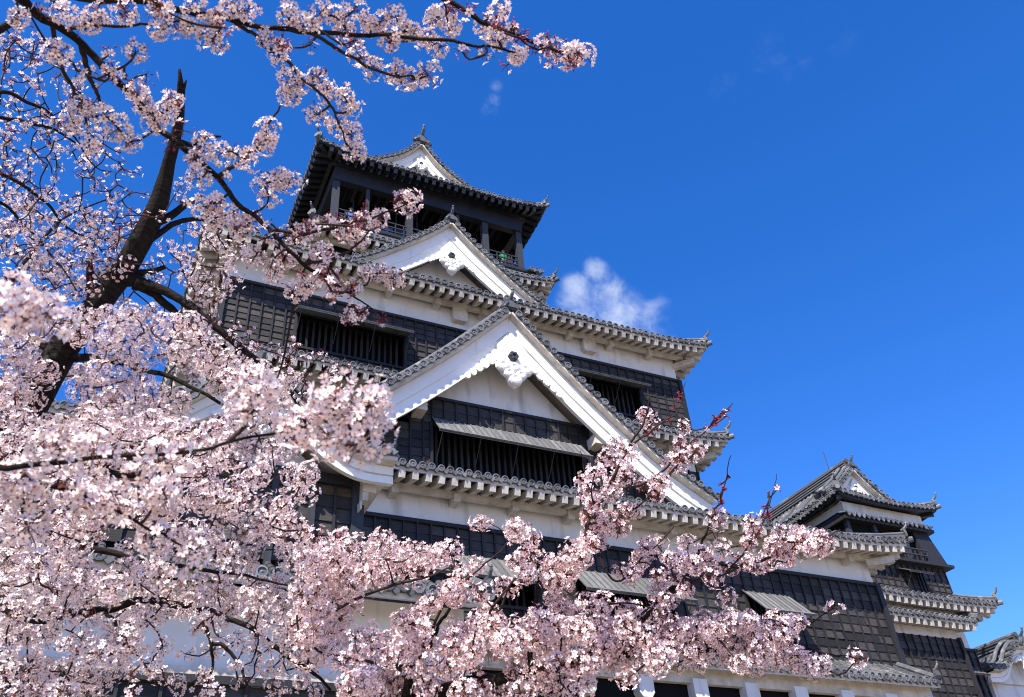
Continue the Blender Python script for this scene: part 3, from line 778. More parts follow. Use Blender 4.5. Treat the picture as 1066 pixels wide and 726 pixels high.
mb = MB(); mb.abox(32.1, 38.05, KY-.3, KY+14, 17.62, 17.78, 'batten'); mb.abox(32.3, 37.9, KY-.1, KY+14, 17.9, 18.1, 'black_lacquer'); mb.abox(32.42, 37.75, KY-.06, KY+14, 18.1, 18.62, 'plaster'); mb.build('plaster_band', sk)
tm, em = MB(), MB()
roof_side(tm, em, (32.1, KY-.35, 17.86), (1, 0, 0), (0, 1, 0), 5.9, .4, .15, 0, 0, 17.86, 0, .2, None, False, False, (), purlin=False, disc_r=.06); tm.build('small_eave', sk)
hip_roof(sk, 'roof', (31.75, 38.45, KY-.65, 43.5), (33.2, 37.2, 29.3, 41.8), 18.72, 19.55, .22, .65, {}, white=False, sides='FRL', rafters=False)
gable(sk, SC_, 29.2, 29.6, 42, [(0, 21.35), (.5, 20.85), (1.0, 20.4), (1.6, 19.95), (2.3, 19.5)], lambda t: .62, 19.3, 19.3, pendant=.4, finial=.8)
mb = MB(); mb.tube([(35.0, 30.3, 21.9), (35.0, 30.3, 23.2)], .022, 'iron', 5); mb.build('lightning_rod', sk)
# double eaves and what is under them
hip_roof(sk, 'roof', (31.0, 39.15, KY-1.35, 35), (32.2, 38.0, KY, 34), 13.55, 14.2, .12, 1.2, {}, sides='FRL')
tm, em = MB(), MB()
roof_side(tm, em, (31.2, 26.55, 12.6), (1, 0, 0), (0, 1, 0), 5.9, 1.3, .6, 0, 0, 12.6, 0, 1.0, None, True, True, (), purlin=False)
tm.tube([(37.15, 26.45, 12.8), (37.15, 27.8, 13.4)], .13, 'roof_tile', 7); tm.tube([(37.1, 26.4, 12.72), (37.1, 26.6, 12.75)], .13, 'tile_disc', 9)
r2 = tm.build('roof', sk); em.build('eaves', r2)
mb = MB(); mb.abox(31, 36.4, 27.35, 34, 11.9, 12.45, 'plaster'); mb.abox(32.0, 37.85, KY, 34, 11.75, 13.6, 'plaster'); mb.build('plaster_wall', sk)
mb = MB(); board_rect(mb, (0, 27.35, 0), FR, NF, 31, 36.3, 6, 11.95, .47, .34); mb.abox(36.28, 36.45, 27.2, 28, 6, 12.0, 'batten')
board_rect(mb, (0, KY, 0), FR, NF, 36.4, 38.0, 6, 11.7, .42, .3); mb.abox(36.4, 38.2, KY-.12, KY-.002, 11.7, 11.82, 'batten')
board_rect(mb, (38.0, 0, 0), (0, 1, 0), (1, 0, 0), KY, 34, 6, 11.7, .42, .3)
mb.abox(31.2, 36.3, 27.5, 34, 5.5, 11.9, 'dark_inside'); mb.build('board_wall', sk)
window(sk, (0, KY, 0), FR, NF, 36.75, 37.6, 9.5, 10.8, .6, .45, overlap=.05)
mb = MB(); taper_box(mb, 31, 38.3, 27.2, 35, GZ, 6.0, .3, 'stone'); mb.build('stone_base', sk)

# ------------------------------------------------------------------ roof of the gatehouse, far right
gh = thing('gatehouse', 'gatehouse roof with a wavy white gable at the right edge, below the small keep', 'building', (42.6, 31, GZ))
gpx = 42.9
pg = [(0, 12.55), (.6, 12.45), (1.15, 12.05), (1.6, 11.55), (2.2, 11.25), (3.0, 11.2)]
gable(gh, gpx, 29.0, 29.5, 38, pg, lambda t: .42, 10.9, 10.9, pendant=.5, finial=.9)
mb = MB(); mb.abox(gpx-2.3, gpx+2.3, 29.6, 38, 9.8, 11.5, 'plaster'); mb.build('plaster_wall', gh)
mb = MB(); board_rect(mb, (0, 29.55, 0), FR, NF, gpx-2.3, gpx+2.3, 5, 9.8); mb.abox(gpx-2.2, gpx+2.2, 29.7, 38, 5, 9.7, 'dark_inside'); mb.build('board_wall', gh)
mb = MB(); mb.abox(gpx-3, gpx+3, 29.4, 38, GZ, 5, 'stone'); mb.build('stone_base', gh)

# ------------------------------------------------------------------ people on the top balcony
def person(x, y, z, h, cloth, label, face=-1.0, arm=False):
    p = thing('person', label, 'person', (x, y, z), 'people on the top balcony')
    me = bpy.data.meshes.new('person'); 
    J = [(0, 0, .52), (0, 0, .62), (0, 0, .76), (0, -.01, .84), (0, -.015, .885), (0, -.02, .935), (0, -.015, .985),
         (-.055, 0, .50), (-.06, .01, .28), (-.06, .02, .03), (-.06, -.06, .015), (.055, 0, .50), (.06, .01, .28), (.06, .02, .03), (.06, -.06, .015),
         (-.105, 0, .80), (-.135, .0, .64), (-.115, -.09, .54), (-.10, -.13, .53), (.105, 0, .80), (.135, 0, .64), (.115, -.09, .54), (.10, -.13, .53)]
    E = [(0, 1), (1, 2), (2, 3), (3, 4), (4, 5), (5, 6), (0, 7), (7, 8), (8, 9), (9, 10), (0, 11), (11, 12), (12, 13), (13, 14), (2, 15), (15, 16), (16, 17), (17, 18), (2, 19), (19, 20), (20, 21), (21, 22)]
    rad = [.08, .075, .085, .04, .034, .055, .042, .055, .037, .026, .022, .055, .037, .026, .022, .04, .03, .022, .02, .04, .03, .022, .02]
    me.from_pydata([(a*h, b*h, c*h) for a, b, c in J], E, [])
    ob = bpy.data.objects.new('body', me); COL.objects.link(ob); ob.parent = p
    sk_ = ob.modifiers.new('skin', 'SKIN')
    for i, r in enumerate(rad): me.skin_vertices[0].data[i].radius = (r*h*1.0, r*h*.85)
    me.skin_vertices[0].data[0].use_root = True
    ob.modifiers.new('sub', 'SUBSURF').levels = 2
    dg = bpy.context.evaluated_depsgraph_get(); dg.update()
    nm = bpy.data.meshes.new_from_object(ob.evaluated_get(dg)); ob.modifiers.clear(); ob.data = nm
    nm.materials.clear()
    for k in (cloth, 'skin', 'hair', 'cloth_blue'): nm.materials.append(MATS[k])
    for pl in nm.polygons:
        c = pl.center/h
        k = 0
        if c.z > .845: k = 1
        if abs(c.x) > .08 and c.z < .60: k = 1
        if c.z < .50 and k == 0: k = 3
        pl.material_index = k; pl.use_smooth = True
    # hair cap and a face
    mb = MB(); base = V(x, y, z)
    hc = base+V(0, .005, .945)*h; n = 10
    rows = []
    for i in range(6):
        th = math.pi*.56*i/5
        rows.append([hc+V(.060*math.sin(th)*math.cos(a), .064*math.sin(th)*math.sin(a)+.008, .066*math.cos(th)+(.03*math.sin(th) if math.sin(a) < -.3 else 0))*h for a in np.linspace(0, 2*math.pi, n+1)])
    mb.grid(rows, 'hair', .5); mb.build('hair', p, True)
    mb = MB(); f = base+V(0, -.072, .935)*h
    mb.add([f+V(-.008, .006, .02)*h, f+V(.008, .006, .02)*h, f+V(.011, .008, -.012)*h, f+V(-.011, .008, -.012)*h, f+V(0, -.014, -.008)*h], [(0, 1, 4), (1, 2, 4), (2, 3, 4), (3, 0, 4)], 'skin')
    for sx in (-1, 1):
        mb.abox(f[0]+sx*.022*h-.008*h, f[0]+sx*.022*h+.008*h, f[1]+.008*h, f[1]+.02*h, f[2]+.012*h, f[2]+.02*h, 'hair')
        mb.abox(f[0]+sx*.056*h-.007*h, f[0]+sx*.056*h+.007*h, f[1]+.06*h, f[1]+.085*h, f[2]-.012*h, f[2]+.02*h, 'skin')
    mb.abox(f[0]-.018*h, f[0]+.018*h, f[1]+.01*h, f[1]+.02*h, f[2]-.034*h, f[2]-.028*h, 'cloth_red'); mb.build('face', p)
    return p
person(XC-4.35, 32.15, 32.3, 1.72, 'cloth_blue', 'dark haired person in blue leaning at the left end of the top balcony')
person(XC-3.75+.9, 32.2, 32.3, 1.62, 'cloth_red', 'person in red standing on the top balcony, right of the one in blue')
person(XC+4.45, 32.15, 32.3, 1.66, 'cloth_green', 'person in a green top at the right end of the top balcony')
person(XC+5.0-.02, 32.5, 32.3, 1.68, 'cloth_pink', 'person in pink beside the corner post of the top balcony')

# ------------------------------------------------------------------ cherry trees
def at(x, y, d): return ray(x, y)*d
def rot_to(nrm, spin):
    """rotation matrices whose third column is nrm"""
    n = nrm/np.linalg.norm(nrm, axis=1, keepdims=True)
    ref = np.where(np.abs(n[:, 2:3]) < .9, np.array([[0, 0, 1.]]), np.array([[1., 0, 0]]))
    a = np.cross(ref, n); a /= np.linalg.norm(a, axis=1, keepdims=True); b = np.cross(n, a)
    c, s = np.cos(spin)[:, None], np.sin(spin)[:, None]
    return np.stack([a*c+b*s, -a*s+b*c, n], axis=2)
def flower_template(cup, fine=True):
    vs, fs, mt = [], [], []
    for k in range(5):
        a = 2*math.pi*k/5; o = len(vs)
        def p(r, da, z): return (r*math.cos(a+da), r*math.sin(a+da), z)
        vs += [p(.10, 0, .0), p(.55, -.56, cup*.55), p(.55, .56, cup*.55), p(.97, -.25, cup*1.02), p(.97, .25, cup*1.02), p(.86, 0, cup*.80), p(.5, 0, cup*.32)]
        fs += [(o, o+1, o+3, o+6), (o+6, o+3, o+5), (o, o+6, o+4, o+2), (o+6, o+5, o+4)]; mt += [0]*4
    o = len(vs)
    vs += [(.20*math.cos(q), .20*math.sin(q), .05+cup*.12) for q in np.linspace(0, 2*math.pi, 6)[:-1]]; fs.append(tuple(range(o, o+5))); mt.append(1)
    for q in range(5):
        a = 2*math.pi*(q+.5)/5; o = len(vs)
        vs += [(.05*math.cos(a), .05*math.sin(a), .1), (.34*math.cos(a-.1), .34*math.sin(a-.1), .28), (.34*math.cos(a+.14), .34*math.sin(a+.14), .28)]; fs.append((o, o+1, o+2)); mt.append(2)
    return np.array(vs), fs, mt
FT = [flower_template(.22), flower_template(.42), flower_template(.75)]
def bud_template():
    vs = [(0, 0, -1), (.36, 0, 0), (0, .36, 0), (-.36, 0, 0), (0, -.36, 0), (0, 0, .75)]
    fs = [(0, 2, 1), (0, 3, 2), (0, 4, 3), (0, 1, 4), (5, 1, 2), (5, 2, 3), (5, 3, 4), (5, 4, 1)]
    return np.array(vs, float), fs, [0]*8
BT = bud_template()
def leaf_template():
    vs = [(0, 0, 0), (.5, .26, .12), (.5, -.26, .12), (1.05, 0, -.1), (.5, 0, 0)]
    return np.array(vs, float), [(0, 2, 4), (0, 4, 1), (4, 2, 3), (4, 3, 1)], [0]*4
LT = leaf_template()
class Inst:
    """collects many copies of small templates into one mesh"""
    def __init__(self, mats): self.mats = mats; self.V = []; self.loops = []; self.sizes = []; self.mi = []; self.ti = []; self.n = 0
    def put(self, tmpl, pos, rot, scale, tint, matmap):
        vs, fs, mt = tmpl; N = len(pos)
        if N == 0: return
        P = np.einsum('nij,vj->nvi', rot, vs)*scale[:, None, None]+pos[:, None, :]
        fl = np.concatenate([np.array(f) for f in fs]); sz = np.array([len(f) for f in fs])
        base = self.n+np.arange(N)*len(vs)
        self.V.append(P.reshape(-1, 3)); self.loops.append((base[:, None]+fl[None, :]).ravel())
        self.sizes.append(np.tile(sz, N)); self.mi.append(np.tile(np.array([matmap[q] for q in mt]), N)); self.ti.append(np.repeat(tint, len(fs)))
        self.n += N*len(vs)
    def build(self, name, parent, label=None):
        if not self.V: return None
        Vv = np.concatenate(self.V)-np.asarray(root_of(parent)); lo = np.concatenate(self.loops).astype(np.int32); sz = np.concatenate(self.sizes).astype(np.int32)
        me = bpy.data.meshes.new(name)
        me.vertices.add(len(Vv)); me.vertices.foreach_set('co', Vv.astype(np.float32).ravel())
        me.loops.add(len(lo)); me.loops.foreach_set('vertex_index', lo)
        me.polygons.add(len(sz)); st = np.r_[0, np.cumsum(sz)[:-1]].astype(np.int32)
        me.polygons.foreach_set('loop_start', st)
        for q in self.mats: me.materials.append(MATS[q])
        me.polygons.foreach_set('material_index', np.concatenate(self.mi).astype(np.int32))
        a = me.attributes.new('tint', 'FLOAT', 'FACE'); a.data.foreach_set('value', np.concatenate(self.ti).astype(np.float32))
        me.update(calc_edges=True); me.validate()
        ob = bpy.data.objects.new(name, me); COL.objects.link(ob); ob.parent = parent
        if label: ob['label'] = label
        return ob

def smooth_path(pts, n):
    p = np.array(pts, float); L = np.r_[0, np.cumsum(np.linalg.norm(np.diff(p[:, :3], axis=0), axis=1))]
    out = []
    for t in np.linspace(0, L[-1], n):
        i = min(len(p)-2, max(0, int(np.searchsorted(L, t, 'right')-1))); f = (t-L[i])/(L[i+1]-L[i]+1e-9)
        p0 = p[i-1] if i else 2*p[0]-p[1]; p1, p2 = p[i], p[i+1]; p3 = p[i+2] if i+2 < len(p) else 2*p[-1]-p[-2]
        out.append(.5*((2*p1)+(-p0+p2)*f+(2*p0-5*p1+4*p2-p3)*f*f+(-p0+3*p1-3*p2+p3)*f**3))
    return np.array(out)
def inside(poly, x, y):
    c = False; j = len(poly)-1
    for i in range(len(poly)):
        xi, yi = poly[i]; xj, yj = poly[j]
        if (yi > y) != (yj > y) and x < (xj-xi)*(y-yi)/(yj-yi)+xi: c = not c
        j = i
    return c

class Tree:
    def __init__(self, name, label, base, trunk, petal, rnd=0):
        self.root = thing(name, label, 'cherry tree', base, 'cherry trees in bloom')
        self.petal = petal; self.br = []; self.nodes = []; self.own = []; self.rng = np.random.default_rng(rnd)
        mb = MB(); p = np.array(trunk, float); q = smooth_path(p, max(12, len(p)*6))
        w = self.wob(q, .015); mb.tube(w, np.maximum(q[:, 3], .01), 'bark', 12)
        # knots and broken snags on the bark
        self.trunk_mb = mb; self.trunk_path = w
    def wob(self, q, amp):
        n = len(q); o = self.rng.normal(0, 1, (n, 3)); o[0] = 0
        k = np.ones(3)/3; o = np.stack([np.convolve(o[:, i], k, 'same') for i in range(3)], 1)
        return q[:, :3]+o*amp
    def snag(self, pts):
        q = smooth_path(pts, 9); self.trunk_mb.tube(self.wob(q, .008), q[:, 3], 'bark', 9)
    def branch(self, pts, n=None):
        """pts: (x, y, distance, radius in metres) in photo pixels"""
        w = [(*at(x, y, d), r) for x, y, d, r in pts]
        q = smooth_path(w, n or max(10, len(pts)*6)); path = self.wob(q, .006+.1*q[:, 3].mean())
        self.br.append(dict(path=path, r=q[:, 3], mb=MB(), fl=[], bud=[], leaf=[]))
        b = len(self.br)-1; self.br[b]['tw'] = self.br[b]['mb']
        self.br[b]['mb'].tube(path, q[:, 3], 'bark' if q[0, 3] > .014 else 'twig', 8 if q[0, 3] > .02 else 6)
        for p in path: self.nodes.append(p); self.own.append(b)
        return b
    def clumps(self, spec):
        """spec: list of (point, radius, flowers, buds, leaves); each is tied to the nearest wood by a twig"""
        nodes = np.array(self.nodes); own = list(self.own)
        C = np.array([s[0] for s in spec]); D = np.array([np.min(np.linalg.norm(nodes-c, axis=1)) for c in C])
        for i in np.argsort(D):
            c, r, nf, nb, nl = spec[i]
            d = np.linalg.norm(nodes-c, axis=1); j = int(np.argmin(d)); b = own[j]; a = nodes[j]; B = self.br[b]
            L = d[j]
            if L > .02:
                mid = (a+c)/2+self.rng.normal(0, .10, 3)*L+np.array([0, 0, -.06*L])
                q = smooth_path([(*a, .0055+.004*min(1, L)), (*mid, .0048), (*c, .0034)], max(4, int(L/.07)+3))
                B['tw'].tube(q[:, :3], q[:, 3], 'twig', 5, cap=False)
                nodes = np.vstack([nodes, q[1:, :3]]); own += [b]*(len(q)-1)
            if nf:
                if nf > 12:      # a full ball of flowers, packed side by side
                    q = np.arange(nf)+.5; ph = np.arccos(1-2*q/nf); th = math.pi*(1+5**.5)*q+self.rng.uniform(0, 6.28)
                    u = np.stack([np.cos(th)*np.sin(ph), np.sin(th)*np.sin(ph), np.cos(ph)], 1)+self.rng.normal(0, .10, (nf, 3))
                    Q = np.linalg.qr(self.rng.normal(0, 1, (3, 3)))[0]; u = u@Q
                    sc = self.rng.uniform(.78, 1.3, 3); rr = self.rng.uniform(.86, 1.06, (nf, 1)); jt = .24
                else:
                    u = self.rng.normal(0, 1, (nf, 3)); u /= np.linalg.norm(u, axis=1, keepdims=True)
                    sc = np.array([1.15, 1.15, .95]); rr = self.rng.uniform(.72, 1.1, (nf, 1)); jt = .38
                pos = c+u*sc*r*rr
                nr = u+self.rng.normal(0, jt, (nf, 3))+np.array([0, 0, -.05])
                B['fl'].append((pos, nr, np.full(nf, self.rng.uniform(.2, .8))+self.rng.normal(0, .22, nf)))
                for p in pos[::2]: B['tw'].tube(np.array([c+(p-c)*.1, p-(p-c)*.04]), [.0012, .0017], 'young_leaf', 3, cap=False)
                if nf > 12:      # bronze bud scales and small leaves at the heart of the bunch
                    u2 = self.rng.normal(0, 1, (4, 3)); u2 /= np.linalg.norm(u2, axis=1, keepdims=True)
                    B['leaf'].append((c+u2*r*self.rng.uniform(.3, .8, (4, 1)), u2+self.rng.normal(0, .5, (4, 3))))
            if nb:
                u = self.rng.normal(0, 1, (nb, 3)); u /= np.linalg.norm(u, axis=1, keepdims=True)
                pos = c+u*r*self.rng.uniform(.5, 1.45, (nb, 1)); B['bud'].append((pos, u+self.rng.normal(0, .3, (nb, 3))))
                for p in pos[::2]: B['tw'].tube(np.array([c, p]), [.0012, .0014], 'twig', 3, cap=False)
            if nl:
                u = self.rng.normal(0, 1, (nl, 3)); u /= np.linalg.norm(u, axis=1, keepdims=True)
                B['leaf'].append((c+u*r*self.rng.uniform(.4, 1.1, (nl, 1)), u+self.rng.normal(0, .4, (nl, 3))))
    def finish(self, fr=.0200):
        self.trunk_mb.build('trunk', self.root, True)
        nf = 0
        for B in self.br:
            ob = B['mb'].build('branch', self.root, True)
            I = Inst([self.petal, 'flower_eye', 'stamen'])
            if B['fl']:
                pos = np.concatenate([a for a, _, _ in B['fl']]); nr = np.concatenate([a for _, a, _ in B['fl']]); ti = np.clip(np.concatenate([a for _, _, a in B['fl']]), 0, 1)
                N = len(pos); nf += N; ty = self.rng.choice(3, N, p=[.45, .38, .17]); spin = self.rng.uniform(0, 6.28, N); sc = fr*self.rng.uniform(.80, 1.14, N)
                Rm = rot_to(nr, spin)
                for k in range(3):
                    s_ = ty == k; I.put(FT[k], pos[s_], Rm[s_], sc[s_]*(1, .95, .8)[k], ti[s_], (0, 1, 2))
                I.build('blossom', ob)
            I = Inst(['bud', 'young_leaf'])
            if B['bud']:
                pos = np.concatenate([a for a, _ in B['bud']]); nr = np.concatenate([a for _, a in B['bud']]); N = len(pos)
                I.put(BT, pos, rot_to(nr, self.rng.uniform(0, 6, N)), self.rng.uniform(.0075, .0125, N), self.rng.uniform(0, 1, N), (0,))
            if B['leaf']:
                pos = np.concatenate([a for a, _ in B['leaf']]); nr = np.concatenate([a for _, a in B['leaf']]); N = len(pos)
                I.put(LT, pos, rot_to(nr, self.rng.uniform(0, 6, N)), self.rng.uniform(.016, .030, N), self.rng.uniform(0, 1, N), (1,))
            I.build('foliage', ob)
        return nf

class Gap:
    """smooth noise that leaves gaps between the sprays"""
    def __init__(self, seed, cell, ang, stretch):
        self.g = np.random.default_rng(seed).uniform(0, 1, (64, 64)); self.c = cell; self.a = ang; self.s = stretch
    def __call__(self, x, y):
        ca, sa = math.cos(self.a), math.sin(self.a)
        u = (x*ca+y*sa)/(self.c*self.s)+20; v = (-x*sa+y*ca)/self.c+20
        i, j = int(math.floor(u)), int(math.floor(v)); f, h = u-i, v-j; f = f*f*(3-2*f); h = h*h*(3-2*h)
        G = lambda a, b: self.g[a % 64, b % 64]
        return (G(i, j)*(1-f)+G(i+1, j)*f)*(1-h)+(G(i, j+1)*(1-f)+G(i+1, j+1)*f)*h
GAP_A = Gap(5, 26, .35, 1.9); GAP_C = Gap(8, 24, -.45, 2.2)
def sample_region(rng, poly, n, d0, d1, r, nf, nb, nl, excl=(), mind=0, gap=None):
    xs = [p[0] for p in poly]; ys = [p[1] for p in poly]; out = []; pts = []; tries = 0
    while len(out) < n and tries < n*60:
        tries += 1
        x, y = rng.uniform(min(xs), max(xs)), rng.uniform(min(ys), max(ys))
        if not inside(poly, x, y) or any(inside(e, x, y) for e in excl): continue
        if gap and gap[0](x, y) < gap[1]: continue
        if mind and any((x-a)**2+(y-b)**2 < mind*mind for a, b in pts): continue
        pts.append((x, y)); d = rng.uniform(d0, d1)
        k = rng.uniform(.72, 1.22)
        out.append((at(x, y, d), r*k, int(nf*k*k*rng.uniform(.8, 1.15)+.5), int(rng.poisson(nb)), int(rng.poisson(nl))))
    return out
def blob(rng, x, y, px, d, nb=2, nl=1, r=.058, nf=26, dens=1.0):
    """a bunch of clumps filling a ball of px photo pixels at distance d"""
    w = px*d/F_PX; n = max(1, int((w/.062)**2*1.5*dens)) ; out = []
    c = at(x, y, d)
    for i in range(n):
        u = rng.normal(0, 1, 3); u /= np.linalg.norm(u)
        o = u*max(0, w-r*.9)*rng.uniform(0, 1)**.4
        out.append((c+o, r*rng.uniform(.85, 1.15), int(nf*rng.uniform(.8, 1.15)), int(rng.poisson(nb)), int(rng.poisson(nl))))
    return out
def along(rng, pts, n, spread, r, nf, nb, nl, t0=0, t1=1):
    """clumps strung along a photo-pixel polyline of (x, y, d)"""
    q = smooth_path([(x, y, d*20) for x, y, d in pts], 60); out = []
    for i in range(n):
        k = q[int(rng.uniform(t0, t1)*59)]
        x, y = k[0]+rng.normal(0, spread), k[1]+rng.normal(0, spread); kk = rng.uniform(.75, 1.2)
        out.append((at(x, y, k[2]/20+rng.normal(0, .15)), r*kk, int(nf*kk*kk), int(rng.poisson(nb)), int(rng.poisson(nl))))
    return out

# --- the old gnarled tree at left -------------------------------------------------------
DA = 7.5
def A(x, y, w, d=DA): return (*at(x, y, d), w*d/F_PX/2)
p0 = at(30, 440, DA)
A_tr = [(p0[0]-.9, p0[1]-.5, GZ-.1, .26), (p0[0]-.55, p0[1]-.3, 0.6, .19), A(-22, 520, 36.5), A(22, 440, 31.3), A(58, 372, 27.5), A(92, 330, 24.8), A(122, 292, 22.3), A(150, 245, 20.9), A(166, 212, 17.7), A(178, 175, 12.4), A(184, 140, 9.8), A(187, 112, 7.8), A(188, 88, 6.0), A(187, 70, 1.4)]
ta = Tree('cherry_tree', 'old cherry tree with a thick dark trunk and broken top, at left', tuple(np.array([p0[0]-.9, p0[1]-.5, GZ])), A_tr, 'petal_white', 3)
ta.snag([A(118, 300, 16.9), A(102, 316, 13.1), A(94, 300, 8.5), A(92, 268, 5.2)])
ta.snag([A(150, 240, 9.2), A(175, 226, 7.8), A(195, 212, 6.0), A(212, 205, 3.9)])
ta.snag([A(188, 110, 5.2), A(191, 95, 3.9), A(193, 84, 1.4)])
ta.snag([A(182, 148, 6.0), A(200, 150, 5.2), A(214, 143, 3.9), A(229, 142, 2.0)])
ta.snag([A(140, 262, 7.8), A(165, 244, 6.0), A(185, 232, 5.2), A(210, 228, 3.9), A(225, 236, 2.0)])
ta.snag([A(126, 286, 9.2), A(150, 284, 7.1), A(172, 278, 3.9)])
ta.branch([(126, 290, DA, 0.0600), (152, 295, 7.4, 0.0440), (178, 306, 7.3, 0.0360), (212, 329, 7.1, 0.0304), (238, 352, 7.0, 0.0272), (262, 371, 6.9, 0.0240), (291, 392, 6.8, 0.0208), (311, 425, 6.7, 0.0144), (325, 450, 6.7, 0.0080)])
ta.branch([(140, 296, 7.4, .05), (157, 304, 7.4, .035), (178, 322, 7.3, .03), (197, 342, 7.2, .024), (215, 362, 7.2, .018), (232, 378, 7.1, .01)])
ta.branch([(30, 440, DA, .10), (-50, 360, 7.4, .09), (-95, 250, 7.2, .08), (-80, 140, 7.2, .06), (-40, 60, 7.2, .04), (20, 20, 7.2, .02)])
ta.branch([(-95, 190, 7.2, 0.0350), (-40, 130, 7.3, 0.0210), (0, 96, 7.4, 0.0154), (30, 107, 7.4, 0.0126), (52, 118, 7.5, 0.0105), (75, 140, 7.5, 0.0070), (95, 170, 7.5, 0.0042)])
ta.branch([(-95, 230, 7.2, 0.0350), (-30, 122, 7.6, 0.0168), (0, 122, 7.6, 0.0140), (30, 128, 7.6, 0.0126), (55, 134, 7.7, 0.0098), (82, 152, 7.8, 0.0070), (110, 160, 7.8, 0.0042)])
ta.branch([(-90, 260, 7.2, 0.0350), (-30, 176, 7.8, 0.0210), (0, 182, 7.8, 0.0154), (27, 195, 7.8, 0.0140), (50, 214, 7.9, 0.0112), (72, 239, 8.0, 0.0084), (100, 250, 8, 0.0049)])
ta.branch([(-80, 280, 7.3, 0.0350), (-30, 200, 8.0, 0.0182), (0, 211, 8.0, 0.0140), (15, 224, 8, 0.0126), (32, 239, 8, 0.0098), (60, 275, 8, 0.0070), (80, 300, 8, 0.0042)])
ta.branch([(60, 370, DA, 0.0420), (20, 340, 7.8, 0.0245), (10, 300, 8, 0.0182), (35, 262, 8.2, 0.0126), (70, 225, 8.3, 0.0084), (115, 205, 8.4, 0.0049)])
ta.branch([(-22, 520, 7.3, 0.0748), (-30, 590, 6.6, 0.0544), (20, 640, 6.1, 0.0374), (70, 640, 5.9, 0.0286), (100, 636, 5.8, 0.0245), (145, 627, 5.8, 0.0218), (183, 631, 5.7, 0.0204), (203, 633, 5.7, 0.0190), (232, 641, 5.7, 0.0163), (265, 656, 5.6, 0.0150), (292, 676, 5.6, 0.0136), (319, 697, 5.5, 0.0109), (345, 720, 5.5, 0.0068)])
ta.branch([(203, 633, 5.7, 0.0154), (213, 650, 5.7, 0.0126), (219, 670, 5.6, 0.0105), (220, 693, 5.6, 0.0077), (216, 722, 5.6, 0.0049)])
ta.branch([(219, 670, 5.6, .012), (232, 672, 5.6, .012), (249, 691, 5.6, .010), (261, 724, 5.5, .006)])
ta.branch([(110, 636, 5.8, 0.0120), (120, 650, 5.7, 0.0096), (135, 675, 5.7, 0.0066), (150, 690, 5.7, 0.0036)])
ta.branch([(20, 450, DA, 0.0480), (60, 470, 6.9, 0.0300), (110, 490, 6.6, 0.0240), (170, 500, 6.4, 0.0192), (225, 520, 6.2, 0.0156), (280, 540, 6.0, 0.0120), (330, 575, 5.9, 0.0084), (370, 590, 5.8, 0.0048)])
ta.branch([(-22, 520, 7.2, 0.0480), (10, 545, 6.5, 0.0300), (70, 560, 6.2, 0.0240), (130, 580, 6.0, 0.0180), (190, 590, 5.9, 0.0132), (250, 600, 5.8, 0.0090), (300, 610, 5.8, 0.0048)])
ta.branch([(70, 372, DA, 0.0350), (110, 375, 7.2, 0.0252), (150, 385, 7.0, 0.0210), (195, 400, 6.8, 0.0154), (240, 430, 6.6, 0.0098), (270, 455, 6.5, 0.0056)])
E1 = [(140, 638), (175, 640), (290, 652), (300, 694), (150, 696), (138, 665)]
E1b = [(110, 700), (160, 694), (300, 696), (310, 726), (120, 726)]
E2 = [(318, 495), (376, 498), (376, 560), (345, 565), (318, 545)]
E3 = [(368, 606), (478, 602), (470, 662), (372, 662)]
S = []
rA = ta.rng
S += sample_region(rA, [(0, 30), (45, 40), (90, 90), (120, 150), (150, 190), (150, 250), (110, 290), (60, 315), (0, 320)], 170, 7.2, 8.6, .045, 7, 5, .5, mind=5)
S += sample_region(rA, [(0, 30), (45, 40), (90, 90), (120, 150), (160, 190), (150, 250), (110, 290), (60, 315), (0, 320)], 130, 6.9, 8.4, .030, 2, 8, 2, mind=4)
S += sample_region(rA, [(0, 200), (60, 200), (140, 240), (130, 290), (60, 320), (0, 320)], 90, 7.2, 8.6, .055, 14, 4, .5, mind=5)
S += sample_region(rA, [(130, 210), (190, 190), (215, 240), (200, 290), (160, 300), (140, 280)], 22, 7.0, 7.9, .05, 8, 4, .5, mind=7)
S += sample_region(rA, [(190, 232), (240, 238), (262, 262), (240, 300), (215, 330), (185, 300)], 28, 6.8, 7.4, .055, 14, 3, .5, mind=7)
S += sample_region(rA, [(0, 318), (60, 320), (130, 315), (200, 335), (260, 372), (255, 450), (0, 460)], 150, 6.3, 7.8, .070, 38, 4, .8, mind=10, gap=(GAP_A, .30))
S += sample_region(rA, [(210, 330), (300, 350), (400, 405), (390, 425), (330, 440), (240, 415)], 60, 6.6, 7.2, .04, 5, 9, 2, mind=6)
S += sample_region(rA, [(240, 400), (330, 430), (320, 480), (250, 480)], 26, 6.3, 7.0, .06, 20, 3, 1, mind=8)
S += sample_region(rA, [(0, 440), (240, 440), (320, 475), (320, 560), (340, 600), (330, 726), (0, 726)], 250, 5.2, 6.9, .072, 42, 3.5, .8, excl=(E1, E2, E1b), mind=11, gap=(GAP_A, .17))
S += sample_region(rA, [(140, 640), (300, 650), (310, 726), (120, 726)], 34, 5.2, 5.9, .05, 14, 2, .5, mind=9)
ta.clumps(S)
n1 = ta.finish()

